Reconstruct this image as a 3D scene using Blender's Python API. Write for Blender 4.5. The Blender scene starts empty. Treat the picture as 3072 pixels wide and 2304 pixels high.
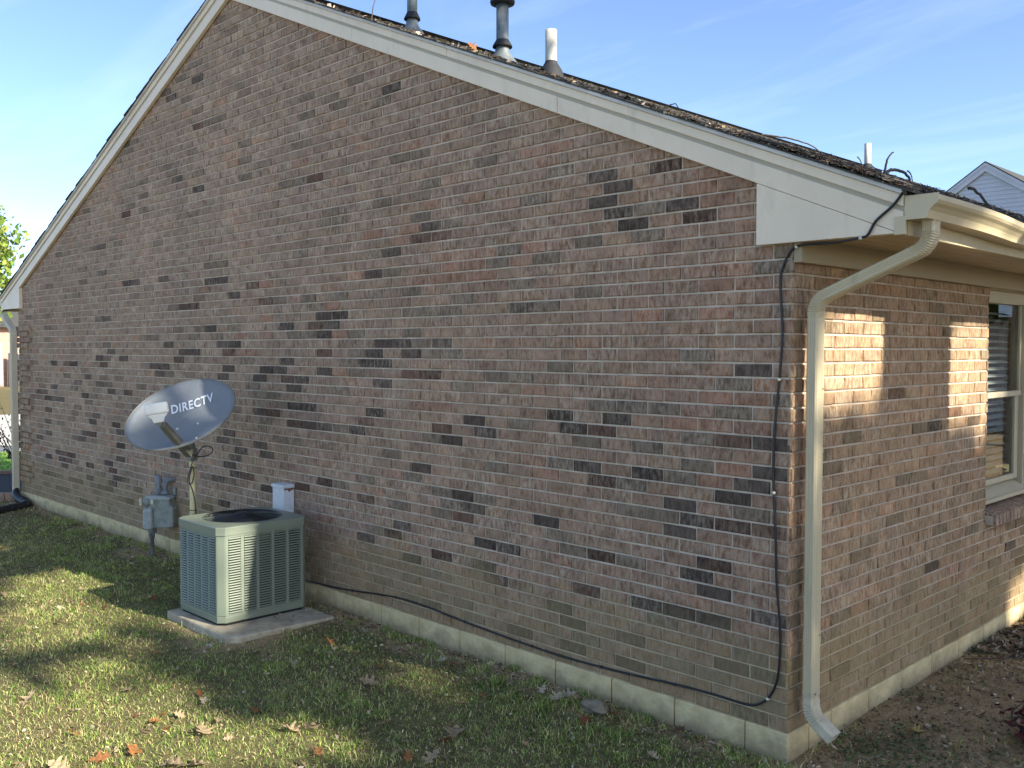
import bpy, bmesh, math, random
import numpy as np
from mathutils import Vector, Matrix

random.seed(7)
RNG = np.random.default_rng(7)
scene = bpy.context.scene
COL = scene.collection

# ---------------------------------------------------------------- camera, sky, sun, exposure
CAM = np.array([2.1638, -3.9103, 1.7542])
RIGHT = np.array([0.7026, 0.7115, 0.0016])
UP = np.array([-0.0269, 0.0243, 0.9993])
FWD = np.array([-0.7110, 0.7022, -0.0362])
FPX = 2854.0
cam_data = bpy.data.cameras.new('camera')
cam_data.sensor_width = 36.0
cam_data.lens = 36.0 * FPX / 3072.0
cam_data.clip_start = 0.05
cam_data.clip_end = 3000.0
cam = bpy.data.objects.new('camera', cam_data)
_r = Vector(RIGHT).normalized(); _b = Vector(-FWD).normalized(); _u = _b.cross(_r).normalized(); _r = _u.cross(_b)
cam.matrix_world = Matrix(((_r.x, _u.x, _b.x, CAM[0]), (_r.y, _u.y, _b.y, CAM[1]), (_r.z, _u.z, _b.z, CAM[2]), (0, 0, 0, 1)))
COL.objects.link(cam)
scene.camera = cam

SUN_M, SUN_T = 0.150, 0.575           # sun direction is (1, SUN_M, SUN_T): dY/dX and dZ/dX
SUN = Vector((1.0, SUN_M, SUN_T)).normalized()
SUN_EL = math.asin(SUN.z)
SUN_AZ = math.atan2(SUN.y, SUN.x)     # from +X towards +Y
world = bpy.data.worlds.new('World'); scene.world = world; world.use_nodes = True
nt = world.node_tree; nt.nodes.clear()
wo = nt.nodes.new('ShaderNodeOutputWorld'); bg = nt.nodes.new('ShaderNodeBackground')
sky = nt.nodes.new('ShaderNodeTexSky'); sky.sky_type = 'NISHITA'; sky.sun_disc = False
sky.sun_elevation = SUN_EL; sky.sun_rotation = math.pi / 2 - SUN_AZ
sky.altitude = 200; sky.air_density = 0.56; sky.dust_density = 0.75; sky.ozone_density = 2.0
bg.inputs['Strength'].default_value = 0.128
# thin high cirrus over the whole dome
tc = nt.nodes.new('ShaderNodeTexCoord')
sep = nt.nodes.new('ShaderNodeSeparateXYZ'); nt.links.new(tc.outputs['Generated'], sep.inputs[0])
zz = nt.nodes.new('ShaderNodeMath'); zz.operation = 'MAXIMUM'; zz.inputs[1].default_value = 0.0
nt.links.new(sep.outputs['Z'], zz.inputs[0])
za = nt.nodes.new('ShaderNodeMath'); za.operation = 'ADD'; za.inputs[1].default_value = 0.12; nt.links.new(zz.outputs[0], za.inputs[0])
dx = nt.nodes.new('ShaderNodeMath'); dx.operation = 'DIVIDE'; nt.links.new(sep.outputs['X'], dx.inputs[0]); nt.links.new(za.outputs[0], dx.inputs[1])
dy = nt.nodes.new('ShaderNodeMath'); dy.operation = 'DIVIDE'; nt.links.new(sep.outputs['Y'], dy.inputs[0]); nt.links.new(za.outputs[0], dy.inputs[1])
cmb = nt.nodes.new('ShaderNodeCombineXYZ'); nt.links.new(dx.outputs[0], cmb.inputs[0]); nt.links.new(dy.outputs[0], cmb.inputs[1])
mp = nt.nodes.new('ShaderNodeMapping'); mp.inputs['Rotation'].default_value = (0, 0, 0.5); mp.inputs['Scale'].default_value = (0.55, 1.7, 1)
nt.links.new(cmb.outputs[0], mp.inputs[0])
cn = nt.nodes.new('ShaderNodeTexNoise'); cn.inputs['Scale'].default_value = 1.6; cn.inputs['Detail'].default_value = 7
cn.inputs['Roughness'].default_value = 0.58; cn.inputs['Distortion'].default_value = 0.5
nt.links.new(mp.outputs[0], cn.inputs['Vector'])
cr = nt.nodes.new('ShaderNodeValToRGB'); cr.color_ramp.elements[0].position = 0.47; cr.color_ramp.elements[1].position = 0.80
cr.color_ramp.elements[0].color = (0, 0, 0, 1); cr.color_ramp.elements[1].color = (0.24, 0.24, 0.24, 1)
nt.links.new(cn.outputs['Fac'], cr.inputs[0])
mix = nt.nodes.new('ShaderNodeMixRGB'); mix.inputs['Color2'].default_value = (3.6, 4.1, 4.6, 1)
nt.links.new(cr.outputs[0], mix.inputs['Fac']); nt.links.new(sky.outputs[0], mix.inputs['Color1'])
nt.links.new(mix.outputs[0], bg.inputs['Color']); nt.links.new(bg.outputs[0], wo.inputs['Surface'])

sd = bpy.data.lights.new('sun', 'SUN'); sd.energy = 4.0; sd.angle = math.radians(0.53); sd.color = (1.0, 0.94, 0.83)
so = bpy.data.objects.new('sun', sd); COL.objects.link(so)
so.rotation_euler = SUN.to_track_quat('Z', 'Y').to_euler(); so.location = (20, 3, 14)

vs = scene.view_settings
vs.view_transform = 'Standard'; vs.look = 'None'; vs.gamma = 1.0; vs.use_curve_mapping = False
vs.exposure = 1.5
scene.render.engine = 'CYCLES'
scene.cycles.use_denoising = True
scene.cycles.max_bounces = 4
scene.cycles.transparent_max_bounces = 12


# ---------------------------------------------------------------- helpers
def at(u, v, D):
    """point of the place seen at full-size photo pixel (u, v), D metres along the optical axis"""
    return CAM + D * (FWD + RIGHT * (u - 1536) / FPX - UP * (v - 1152) / FPX)


def prj(P):
    d = np.asarray(P, float) - CAM
    w = d @ FWD
    return np.stack([1536 + FPX * (d @ RIGHT) / w, 1152 - FPX * (d @ UP) / w], -1)


ORD = 'first second third fourth fifth sixth seventh eighth ninth tenth eleventh twelfth thirteenth fourteenth fifteenth sixteenth seventeenth eighteenth nineteenth twentieth'.split()
def rank(P, C0, i, ref):
    d = lambda j: (P[j][0] - ref[0]) ** 2 + (P[j][1] - ref[1]) ** 2
    return ORD[sorted([j for j in range(len(P)) if C0[j] == C0[i]], key=d).index(i)]


WORLD = {}


def tag(o, label=None, cat=None, group=None, kind=None):
    if label: o['label'] = label
    if cat: o['category'] = cat
    if group: o['group'] = group
    if kind: o['kind'] = kind
    return o


def link(name, data, loc, parent=None):
    o = bpy.data.objects.new(name, data)
    COL.objects.link(o)
    loc = Vector(loc)
    if parent is not None:
        o.parent = parent
        o.location = loc - WORLD[parent.name]
    else:
        o.location = loc
    WORLD[o.name] = loc
    return o


def empty(name, loc, parent=None):
    o = link(name, None, loc, parent)
    o.empty_display_size = 0.1
    return o


class MB:
    """collects shapes in world coordinates; build() links them as one mesh object"""
    def __init__(s): s.V = []; s.F = []; s.S = []

    def add(s, V, F, smooth=False):
        n = len(s.V)
        s.V.extend([tuple(map(float, v)) for v in V]); s.F.extend([tuple(i + n for i in f) for f in F]); s.S.extend([smooth] * len(F))
        return s

    def box(s, x0, x1, y0, y1, z0, z1):
        V = [(x, y, z) for z in (z0, z1) for y in (y0, y1) for x in (x0, x1)]
        return s.add(V, [(0, 2, 3, 1), (4, 5, 7, 6), (0, 1, 5, 4), (2, 6, 7, 3), (0, 4, 6, 2), (1, 3, 7, 5)])

    def obox(s, c, ax, half):
        c = Vector(c); ax = [Vector(a).normalized() for a in ax]
        V = []
        for k in (-1, 1):
            for j in (-1, 1):
                for i in (-1, 1):
                    V.append(c + ax[0] * half[0] * i + ax[1] * half[1] * j + ax[2] * half[2] * k)
        return s.add(V, [(0, 2, 3, 1), (4, 5, 7, 6), (0, 1, 5, 4), (2, 6, 7, 3), (0, 4, 6, 2), (1, 3, 7, 5)])

    def prism(s, poly, lift, d0, d1):
        """poly: 2-D outline, lift(a, b, d) -> 3-D"""
        n = len(poly)
        V = [lift(a, b, d0) for a, b in poly] + [lift(a, b, d1) for a, b in poly]
        F = [tuple(range(n))[::-1], tuple(range(n, 2 * n))] + [(i, (i + 1) % n, n + (i + 1) % n, n + i) for i in range(n)]
        return s.add(V, F)

    def tube(s, path, r, n=8, caps=True, smooth=True):
        P = [Vector(p) for p in path]
        rr = r if isinstance(r, (list, tuple)) else [r] * len(P)
        rings = []; ref = None
        for i, p in enumerate(P):
            t = (P[min(i + 1, len(P) - 1)] - P[max(i - 1, 0)]).normalized()
            if ref is None:
                ref = Vector((0, 0, 1)) if abs(t.z) < 0.9 else Vector((1, 0, 0))
            a = (ref - t * ref.dot(t)).normalized(); b = t.cross(a); ref = a
            rings.append([p + (a * math.cos(2 * math.pi * k / n) + b * math.sin(2 * math.pi * k / n)) * rr[i] for k in range(n)])
        V = [v for R in rings for v in R]
        F = [(i * n + k, i * n + (k + 1) % n, (i + 1) * n + (k + 1) % n, (i + 1) * n + k) for i in range(len(P) - 1) for k in range(n)]
        s.add(V, F, smooth)
        if caps:
            s.add(rings[0], [tuple(range(n))[::-1]]); s.add(rings[-1], [tuple(range(n))])
        return s

    def sweep(s, path, prof, xdir, caps=True, scale=None, smooth=False):
        """prof: closed outline (a, b) swept along path; a runs along xdir, b across"""
        P = [Vector(p) for p in path]; n = len(prof); xd = Vector(xdir).normalized(); rings = []
        for i, p in enumerate(P):
            t = (P[min(i + 1, len(P) - 1)] - P[max(i - 1, 0)]).normalized()
            a = (xd - t * xd.dot(t)).normalized(); b = t.cross(a)
            k = scale[i] if scale else 1.0
            rings.append([p + a * u * k + b * v * k for u, v in prof])
        V = [v for R in rings for v in R]
        F = [(i * n + k, i * n + (k + 1) % n, (i + 1) * n + (k + 1) % n, (i + 1) * n + k) for i in range(len(P) - 1) for k in range(n)]
        s.add(V, F, smooth)
        if caps:
            s.add(rings[0], [tuple(range(n))[::-1]]); s.add(rings[-1], [tuple(range(n))])
        return s

    def lathe(s, prof, c, axis=(0, 0, 1), n=20, smooth=True):
        c = Vector(c); w = Vector(axis).normalized()
        a = (Vector((1, 0, 0)) if abs(w.x) < 0.9 else Vector((0, 1, 0))); a = (a - w * a.dot(w)).normalized(); b = w.cross(a)
        V = []
        for r, h in prof:
            for k in range(n):
                t = 2 * math.pi * k / n
                V.append(c + w * h + (a * math.cos(t) + b * math.sin(t)) * r)
        F = [(i * n + k, i * n + (k + 1) % n, (i + 1) * n + (k + 1) % n, (i + 1) * n + k) for i in range(len(prof) - 1) for k in range(n)]
        return s.add(V, F, smooth)

    def build(s, name, mat, parent=None, loc=None, bevel=0.0, seg=2, solid=0.0):
        V = np.array(s.V, float)
        if loc is None:
            lo, hi = V.min(0), V.max(0); loc = ((lo[0] + hi[0]) / 2, (lo[1] + hi[1]) / 2, lo[2])
        me = bpy.data.meshes.new(name)
        me.from_pydata([tuple(v) for v in V - np.array(loc)], [], s.F)
        if any(s.S): me.polygons.foreach_set('use_smooth', s.S)
        me.materials.append(mat); me.update()
        o = link(name, me, loc, parent)
        if solid:
            md = o.modifiers.new('s', 'SOLIDIFY'); md.thickness = solid; md.offset = 0
        if bevel:
            md = o.modifiers.new('b', 'BEVEL'); md.width = bevel; md.segments = seg; md.limit_method = 'ANGLE'; md.angle_limit = math.radians(40)
        return o


def big_mesh(name, V, F, mat, col=None, parent=None, smooth=False):
    """fast path for large quad or triangle meshes: V (n,3), F (m,k), col per face (m,3)"""
    V = np.asarray(V, np.float32); F = np.asarray(F, np.int32)
    k = F.shape[1]; me = bpy.data.meshes.new(name)
    me.vertices.add(len(V)); me.vertices.foreach_set('co', V.ravel())
    me.loops.add(F.size); me.loops.foreach_set('vertex_index', F.ravel())
    me.polygons.add(len(F)); me.polygons.foreach_set('loop_start', np.arange(len(F), dtype=np.int32) * k)
    if smooth: me.polygons.foreach_set('use_smooth', np.ones(len(F), bool))
    me.update(calc_edges=True)
    if col is not None:
        at_ = me.attributes.new('tint', 'FLOAT_COLOR', 'FACE')
        c4 = np.ones((len(F), 4), np.float32); c4[:, :3] = col
        at_.data.foreach_set('color', c4.ravel())
    me.materials.append(mat)
    return link(name, me, (0, 0, 0), parent)


# ---- materials
def new_mat(name):
    m = bpy.data.materials.new(name); m.use_nodes = True
    n = m.node_tree.nodes; l = m.node_tree.links
    return m, n, l, n['Principled BSDF']


def nd(n, t, **kw):
    x = n.new(t)
    for k, v in kw.items():
        if k in x.inputs: x.inputs[k].default_value = v
        else: setattr(x, k, v)
    return x


def ramp(n, l, src, p0, p1, c0=(0, 0, 0, 1), c1=(1, 1, 1, 1)):
    r = n.new('ShaderNodeValToRGB'); e = r.color_ramp.elements
    e[0].position = p0; e[1].position = p1; e[0].color = c0; e[1].color = c1
    l.new(src, r.inputs[0]); return r


def mixc(n, l, fac, a, b, mode='MIX'):
    x = n.new('ShaderNodeMixRGB'); x.blend_type = mode
    for s_, v in ((0, fac), (1, a), (2, b)):
        if isinstance(v, (int, float)): x.inputs[s_].default_value = v
        elif isinstance(v, tuple): x.inputs[s_].default_value = v if len(v) == 4 else (*v, 1)
        else: l.new(v, x.inputs[s_])
    return x.outputs[0]


def pos(n, l, scale=(1, 1, 1)):
    g = n.new('ShaderNodeNewGeometry'); m = n.new('ShaderNodeMapping'); m.inputs['Scale'].default_value = scale
    l.new(g.outputs['Position'], m.inputs[0]); return m.outputs[0]


def noise(n, l, vec, scale, detail=4, rough=0.55):
    x = n.new('ShaderNodeTexNoise'); x.inputs['Scale'].default_value = scale; x.inputs['Detail'].default_value = detail
    x.inputs['Roughness'].default_value = rough; l.new(vec, x.inputs['Vector']); return x.outputs['Fac']


def bump(n, l, b, h, strength, dist):
    x = n.new('ShaderNodeBump'); x.inputs['Strength'].default_value = strength; x.inputs['Distance'].default_value = dist
    l.new(h, x.inputs['Height']); l.new(x.outputs[0], b.inputs['Normal'])


def plain(name, c, rough=0.6, var=0.12, vs_=6.0, metal=0.0, bmp=0.0, bs=60, dirt=None, dfac=0.5):
    m, n, l, b = new_mat(name)
    P = pos(n, l)
    f = noise(n, l, P, vs_, 6)
    lo = tuple(x * (1 - var) for x in c); hi = tuple(min(1, x * (1 + var)) for x in c)
    r = ramp(n, l, f, 0.3, 0.7, (*lo, 1), (*hi, 1)).outputs[0]
    if dirt:
        f2 = noise(n, l, P, vs_ * 2.3, 7, 0.65)
        k = ramp(n, l, f2, 0.5, 0.72, (0, 0, 0, 1), (dfac,) * 3 + (1,)).outputs[0]
        r = mixc(n, l, k, r, dirt)
    l.new(r, b.inputs['Base Color'])
    b.inputs['Roughness'].default_value = rough; b.inputs['Metallic'].default_value = metal
    if bmp: bump(n, l, b, noise(n, l, P, bs, 5), bmp, 0.004)
    return m


def tinted(name, rough=0.8, trans=0.0, bmp=0.0):
    """colour comes from the 'tint' attribute of each face"""
    m, n, l, b = new_mat(name)
    a = n.new('ShaderNodeAttribute'); a.attribute_name = 'tint'
    f = noise(n, l, pos(n, l), 90, 1)
    r = ramp(n, l, f, 0.3, 0.7, (0.75, 0.75, 0.75, 1), (1.2, 1.2, 1.2, 1)).outputs[0]
    cc = mixc(n, l, 1.0, a.outputs['Color'], r, 'MULTIPLY')
    l.new(cc, b.inputs['Base Color']); b.inputs['Roughness'].default_value = rough
    b.inputs['Specular IOR Level'].default_value = 0.25
    if trans:
        t = n.new('ShaderNodeBsdfTranslucent'); l.new(cc, t.inputs['Color'])
        mx = n.new('ShaderNodeMixShader'); mx.inputs[0].default_value = trans
        l.new(b.outputs[0], mx.inputs[1]); l.new(t.outputs[0], mx.inputs[2])
        l.new(mx.outputs[0], n['Material Output'].inputs['Surface'])
    return m


def brick_material():
    m, n, l, b = new_mat('brick')
    a = n.new('ShaderNodeAttribute'); a.attribute_name = 'tint'
    P = pos(n, l)
    streak = noise(n, l, pos(n, l, (50, 50, 17)), 1.0, 3, 0.72)          # vertical drag marks
    fine = noise(n, l, pos(n, l, (260, 260, 90)), 1.0, 1, 0.6)
    blot = noise(n, l, P, 9.0, 2, 0.6)
    k1 = ramp(n, l, streak, 0.45, 0.62, (0, 0, 0, 1), (0.78, 0.78, 0.78, 1)).outputs[0]
    amt = n.new('ShaderNodeMath'); amt.operation = 'MULTIPLY'; l.new(k1, amt.inputs[0])
    g1 = n.new('ShaderNodeMath'); g1.operation = 'MULTIPLY'; g1.inputs[1].default_value = 1.0
    l.new(a.outputs['Alpha'], g1.inputs[0]); l.new(g1.outputs[0], amt.inputs[1])
    c = mixc(n, l, amt.outputs[0], a.outputs['Color'], (0.55, 0.46, 0.335, 1))
    k2 = ramp(n, l, streak, 0.35, 0.46, (0.8, 0.8, 0.8, 1), (0, 0, 0, 1)).outputs[0]
    c = mixc(n, l, k2, c, mixc(n, l, 1.0, a.outputs['Color'], (0.55, 0.52, 0.52, 1), 'MULTIPLY'))
    k3 = ramp(n, l, blot, 0.35, 0.7, (0.80, 0.80, 0.80, 1), (1.16, 1.13, 1.10, 1)).outputs[0]
    c = mixc(n, l, 1.0, c, k3, 'MULTIPLY')
    weather = noise(n, l, pos(n, l, (1, 1, 0.45)), 1.1, 3, 0.65)
    c = mixc(n, l, 1.0, c, ramp(n, l, weather, 0.32, 0.68, (0.86, 0.86, 0.87, 1), (1.10, 1.08, 1.06, 1)).outputs[0], 'MULTIPLY')
    # soil splash and algae on the lowest courses, ragged upper edge
    sx = n.new('ShaderNodeSeparateXYZ'); l.new(P, sx.inputs[0])
    wob = noise(n, l, P, 2.6, 3, 0.6)
    ad = n.new('ShaderNodeMath'); ad.operation = 'MULTIPLY_ADD'; ad.inputs[1].default_value = -0.62; l.new(wob, ad.inputs[0]); l.new(sx.outputs['Z'], ad.inputs[2])
    k4 = ramp(n, l, ad.outputs[0], 0.0, 0.16, (0.75, 0.75, 0.75, 1), (0, 0, 0, 1)).outputs[0]
    c = mixc(n, l, k4, c, mixc(n, l, 0.38, (0.31, 0.23, 0.105, 1), c))
    l.new(c, b.inputs['Base Color'])
    b.inputs['Roughness'].default_value = 0.9; b.inputs['Specular IOR Level'].default_value = 0.2
    h = mixc(n, l, 0.35, streak, fine)
    bump(n, l, b, h, 1.0, 0.007)
    return m


def mortar_material():
    m, n, l, b = new_mat('mortar')
    P = pos(n, l)
    f = noise(n, l, P, 14, 3, 0.6)
    c = ramp(n, l, f, 0.3, 0.72, (0.46, 0.375, 0.275, 1), (0.66, 0.55, 0.41, 1)).outputs[0]
    sx = n.new('ShaderNodeSeparateXYZ'); l.new(P, sx.inputs[0])
    wob = noise(n, l, P, 2.6, 3, 0.6)
    ad = n.new('ShaderNodeMath'); ad.operation = 'MULTIPLY_ADD'; ad.inputs[1].default_value = -0.62; l.new(wob, ad.inputs[0]); l.new(sx.outputs['Z'], ad.inputs[2])
    k4 = ramp(n, l, ad.outputs[0], 0.0, 0.16, (0.6, 0.6, 0.6, 1), (0, 0, 0, 1)).outputs[0]
    c = mixc(n, l, k4, c, (0.46, 0.37, 0.19, 1))
    l.new(c, b.inputs['Base Color']); b.inputs['Roughness'].default_value = 0.95
    bump(n, l, b, noise(n, l, P, 160, 2), 0.6, 0.003)
    return m


def block_material():
    m, n, l, b = new_mat('concrete_block')
    P = pos(n, l)
    f = noise(n, l, P, 7, 7, 0.62)
    c = ramp(n, l, f, 0.28, 0.75, (0.52, 0.405, 0.195, 1), (0.82, 0.665, 0.365, 1)).outputs[0]
    f2 = noise(n, l, pos(n, l, (3, 3, 9)), 1.3, 6, 0.65)
    k = ramp(n, l, f2, 0.5, 0.68, (0, 0, 0, 1), (0.55, 0.55, 0.55, 1)).outputs[0]
    c = mixc(n, l, k, c, (0.33, 0.27, 0.145, 1))
    sx = n.new('ShaderNodeSeparateXYZ'); l.new(P, sx.inputs[0])
    wob = noise(n, l, P, 5.5, 4, 0.7)
    ad = n.new('ShaderNodeMath'); ad.operation = 'MULTIPLY_ADD'; ad.inputs[1].default_value = -0.24; l.new(wob, ad.inputs[0]); l.new(sx.outputs['Z'], ad.inputs[2])
    mr = n.new('ShaderNodeMapRange'); mr.inputs['From Min'].default_value = -0.24; mr.inputs['From Max'].default_value = -0.15; mr.inputs['To Min'].default_value = 0.8; mr.inputs['To Max'].default_value = 0.0
    l.new(ad.outputs[0], mr.inputs['Value'])
    c = mixc(n, l, mr.outputs[0], c, (0.27, 0.205, 0.115, 1))
    l.new(c, b.inputs['Base Color']); b.inputs['Roughness'].default_value = 0.95
    bump(n, l, b, noise(n, l, P, 130, 5, 0.65), 0.8, 0.003)
    return m


def shingle_material():
    m, n, l, b = new_mat('asphalt_shingle')
    P = pos(n, l)
    f = noise(n, l, P, 180, 3)
    g = noise(n, l, P, 5, 5)
    c = ramp(n, l, f, 0.3, 0.75, (0.022, 0.022, 0.022, 1), (0.10, 0.095, 0.085, 1)).outputs[0]
    c = mixc(n, l, ramp(n, l, g, 0.4, 0.7).outputs[0], c, mixc(n, l, 0.5, c, (0.05, 0.06, 0.035, 1)))
    l.new(c, b.inputs['Base Color']); b.inputs['Roughness'].default_value = 0.95
    bump(n, l, b, f, 0.7, 0.004)
    return m


def trim_material(name, c, dirt=(0.30, 0.26, 0.18), dfac=0.35, rough=0.45):
    m, n, l, b = new_mat(name)
    P = pos(n, l)
    f = noise(n, l, P, 3.2, 6, 0.6)
    r = ramp(n, l, f, 0.3, 0.7, tuple(x * 0.93 for x in c) + (1,), tuple(min(1, x * 1.05) for x in c) + (1,)).outputs[0]
    f2 = noise(n, l, pos(n, l, (9, 9, 3)), 1.6, 7, 0.68)
    k = ramp(n, l, f2, 0.52, 0.78, (0, 0, 0, 1), (dfac,) * 3 + (1,)).outputs[0]
    l.new(mixc(n, l, k, r, (*dirt, 1)), b.inputs['Base Color'])
    b.inputs['Roughness'].default_value = rough
    bump(n, l, b, noise(n, l, P, 240, 3), 0.08, 0.002)
    return m


def ground_material():
    m, n, l, b = new_mat('ground')
    a = n.new('ShaderNodeAttribute'); a.attribute_name = 'dirt'
    P = pos(n, l)
    f = noise(n, l, P, 16, 7, 0.66); g = noise(n, l, P, 85, 5, 0.65); w = noise(n, l, P, 1.1, 5)
    lawn = ramp(n, l, f, 0.3, 0.72, (0.065, 0.056, 0.026, 1), (0.24, 0.205, 0.095, 1)).outputs[0]
    lawn = mixc(n, l, ramp(n, l, w, 0.42, 0.66, (0, 0, 0, 1), (0.55, 0.55, 0.55, 1)).outputs[0], lawn, (0.20, 0.155, 0.08, 1))
    soil = ramp(n, l, g, 0.28, 0.75, (0.19, 0.135, 0.072, 1), (0.58, 0.43, 0.235, 1)).outputs[0]
    soil = mixc(n, l, ramp(n, l, f, 0.45, 0.7).outputs[0], soil, mixc(n, l, 1.0, soil, (0.55, 0.52, 0.48, 1), 'MULTIPLY'))
    dd = n.new('ShaderNodeMath'); dd.operation = 'MULTIPLY_ADD'; dd.inputs[1].default_value = 0.9; dd.inputs[2].default_value = -0.45
    l.new(f, dd.inputs[0])
    d2 = n.new('ShaderNodeMath'); d2.operation = 'ADD'; l.new(dd.outputs[0], d2.inputs[0]); l.new(a.outputs['Fac'], d2.inputs[1])
    k = ramp(n, l, d2.outputs[0], 0.35, 0.62).outputs[0]
    l.new(mixc(n, l, k, lawn, soil), b.inputs['Base Color']); b.inputs['Roughness'].default_value = 1.0
    b.inputs['Specular IOR Level'].default_value = 0.1
    bump(n, l, b, mixc(n, l, 0.5, f, g), 0.9, 0.02)
    return m


def glass_material(name, spec=0.08):
    m, n, l, b = new_mat(name)
    t = n.new('ShaderNodeBsdfTransparent'); t.inputs['Color'].default_value = (0.80, 0.86, 0.84, 1)
    g = n.new('ShaderNodeBsdfGlossy'); g.inputs['Roughness'].default_value = 0.02
    fr = n.new('ShaderNodeFresnel'); fr.inputs['IOR'].default_value = 1.5
    ad = n.new('ShaderNodeMath'); ad.operation = 'MULTIPLY_ADD'; ad.inputs[1].default_value = 1.1; ad.inputs[2].default_value = spec
    l.new(fr.outputs[0], ad.inputs[0])
    mx = n.new('ShaderNodeMixShader'); l.new(ad.outputs[0], mx.inputs[0]); l.new(t.outputs[0], mx.inputs[1]); l.new(g.outputs[0], mx.inputs[2])
    l.new(mx.outputs[0], n['Material Output'].inputs['Surface'])
    return m


M = dict(
    brick=brick_material(), mortar=mortar_material(), block=block_material(), shingle=shingle_material(), ground=ground_material(),
    rake=trim_material('rake_paint', (0.80, 0.67, 0.475), dfac=0.24), rake_line=trim_material('rake_groove', (0.42, 0.37, 0.25), dfac=0.2),
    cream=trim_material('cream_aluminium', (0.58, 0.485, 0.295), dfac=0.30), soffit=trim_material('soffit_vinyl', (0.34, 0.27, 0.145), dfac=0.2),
    dspout=trim_material('downspout_paint', (0.56, 0.47, 0.29), dirt=(0.22, 0.19, 0.12), dfac=0.4), tin=plain('bare_tin', (0.58, 0.50, 0.34), 0.4, 0.15, 12, metal=0.1, dirt=(0.25, 0.22, 0.16)),
    white_dspout=trim_material('white_downspout', (0.56, 0.50, 0.36), dfac=0.25),
    drip=trim_material('drip_edge', (0.60, 0.58, 0.52), dfac=0.2), frame=trim_material('window_vinyl', (0.46, 0.40, 0.27), dfac=0.15),
    blind=plain('blind_white', (0.62, 0.62, 0.58), 0.5, 0.04), dark=plain('dark_room', (0.02, 0.02, 0.022), 0.9, 0.2), glass=glass_material('window_glass'),
    ac=trim_material('ac_paint', (0.195, 0.225, 0.165), dirt=(0.20, 0.19, 0.13), dfac=0.35, rough=0.4), ac_in=plain('ac_interior', (0.012, 0.014, 0.014), 0.8, 0.3),
    grille=plain('fan_wire', (0.015, 0.016, 0.02), 0.4, 0.2), fan=plain('fan_blade', (0.10, 0.105, 0.115), 0.5, 0.2),
    pad=plain('pad_concrete', (0.42, 0.36, 0.25), 0.95, 0.25, 9, bmp=0.7, bs=110, dirt=(0.17, 0.14, 0.085)),
    dish=plain('dish_grey', (0.20, 0.22, 0.235), 0.85, 0.05, 40, dirt=(0.23, 0.23, 0.16), dfac=0.35), dish_arm=plain('dish_arm_grey', (0.17, 0.17, 0.14), 0.5, 0.1),
    white=plain('white_plastic', (0.86, 0.84, 0.74), 0.4, 0.05, 20), letter=plain('white_print', (0.80, 0.82, 0.84), 0.4, 0.03),
    mast=plain('cream_mast', (0.66, 0.59, 0.30), 0.45, 0.15, 12, dirt=(0.30, 0.29, 0.25)), black=plain('black_rubber', (0.012, 0.012, 0.014), 0.45, 0.3),
    meter=plain('meter_grey', (0.27, 0.29, 0.25), 0.5, 0.2, 14, dirt=(0.12, 0.11, 0.085), dfac=0.7), meter_blue=plain('meter_light', (0.36, 0.385, 0.36), 0.5, 0.15, 18, dirt=(0.16, 0.13, 0.10), dfac=0.7),
    iron=plain('pipe_grey', (0.19, 0.205, 0.21), 0.5, 0.2, 20, dirt=(0.09, 0.07, 0.055)), dial=plain('dial_white', (0.60, 0.60, 0.46), 0.35, 0.1),
    box=plain('box_white', (0.62, 0.66, 0.68), 0.45, 0.06, 20, dirt=(0.34, 0.33, 0.30), dfac=0.25), rust=plain('rust', (0.15, 0.06, 0.025), 0.9, 0.5, 40),
    galv=plain('galvanised', (0.20, 0.225, 0.22), 0.5, 0.25, 9, metal=0.35, dirt=(0.10, 0.10, 0.085)), pvc=plain('white_pvc', (0.58, 0.55, 0.45), 0.5, 0.1, 10, dirt=(0.32, 0.29, 0.22)),
    boot=plain('roof_boot', (0.02, 0.02, 0.021), 0.7, 0.3), leaf=tinted('leaf', 0.75, 0.3), grass=tinted('grass', 0.7, 0.35), litter=tinted('litter', 0.9), bark=plain('bark', (0.10, 0.078, 0.055), 0.95, 0.45, 22, bmp=1.0, bs=45),
    twig=plain('twig', (0.085, 0.07, 0.055), 0.9, 0.4, 40), siding=trim_material('vinyl_siding', (0.56, 0.59, 0.62), dfac=0.1), nroof=shingle_material(),
    far_brick=plain('far_brick', (0.42, 0.26, 0.19), 0.9, 0.18, 5), concrete=plain('driveway', (0.50, 0.47, 0.40), 0.9, 0.12, 2, bmp=0.3), asphalt=plain('asphalt', (0.16, 0.165, 0.17), 0.9, 0.15, 3),
    mulch=plain('mulch', (0.022, 0.019, 0.018), 0.95, 0.6, 45, bmp=1.2, bs=50), edging=plain('edging_block', (0.29, 0.185, 0.12), 0.95, 0.25, 18, bmp=0.9, bs=70, dirt=(0.34, 0.29, 0.21)),
    rock=plain('rock', (0.20, 0.17, 0.115), 0.95, 0.3, 25, bmp=1.0, bs=60), red_paint=plain('red_paint', (0.42, 0.02, 0.03), 0.3, 0.05), bin=plain('dark_bin', (0.03, 0.032, 0.034), 0.5, 0.2),
)

# ---------------------------------------------------------------- dimensions of the house (z = 0 is the top of the block foundation)
CH, BL = 0.0677, 0.2032               # course height, brick module
WX = -10.43                           # far corner of the gable wall
RIDGE = -5.08
HY = 12.0                             # depth of the house
def zr(x): return 2.445 - 0.428 * x   # lower edge of the rake board, near slope
def zl(x): return 6.704 + 0.410 * x   # lower edge of the rake board, far slope
def zlow(x): return min(zr(x), zl(x))


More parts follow.
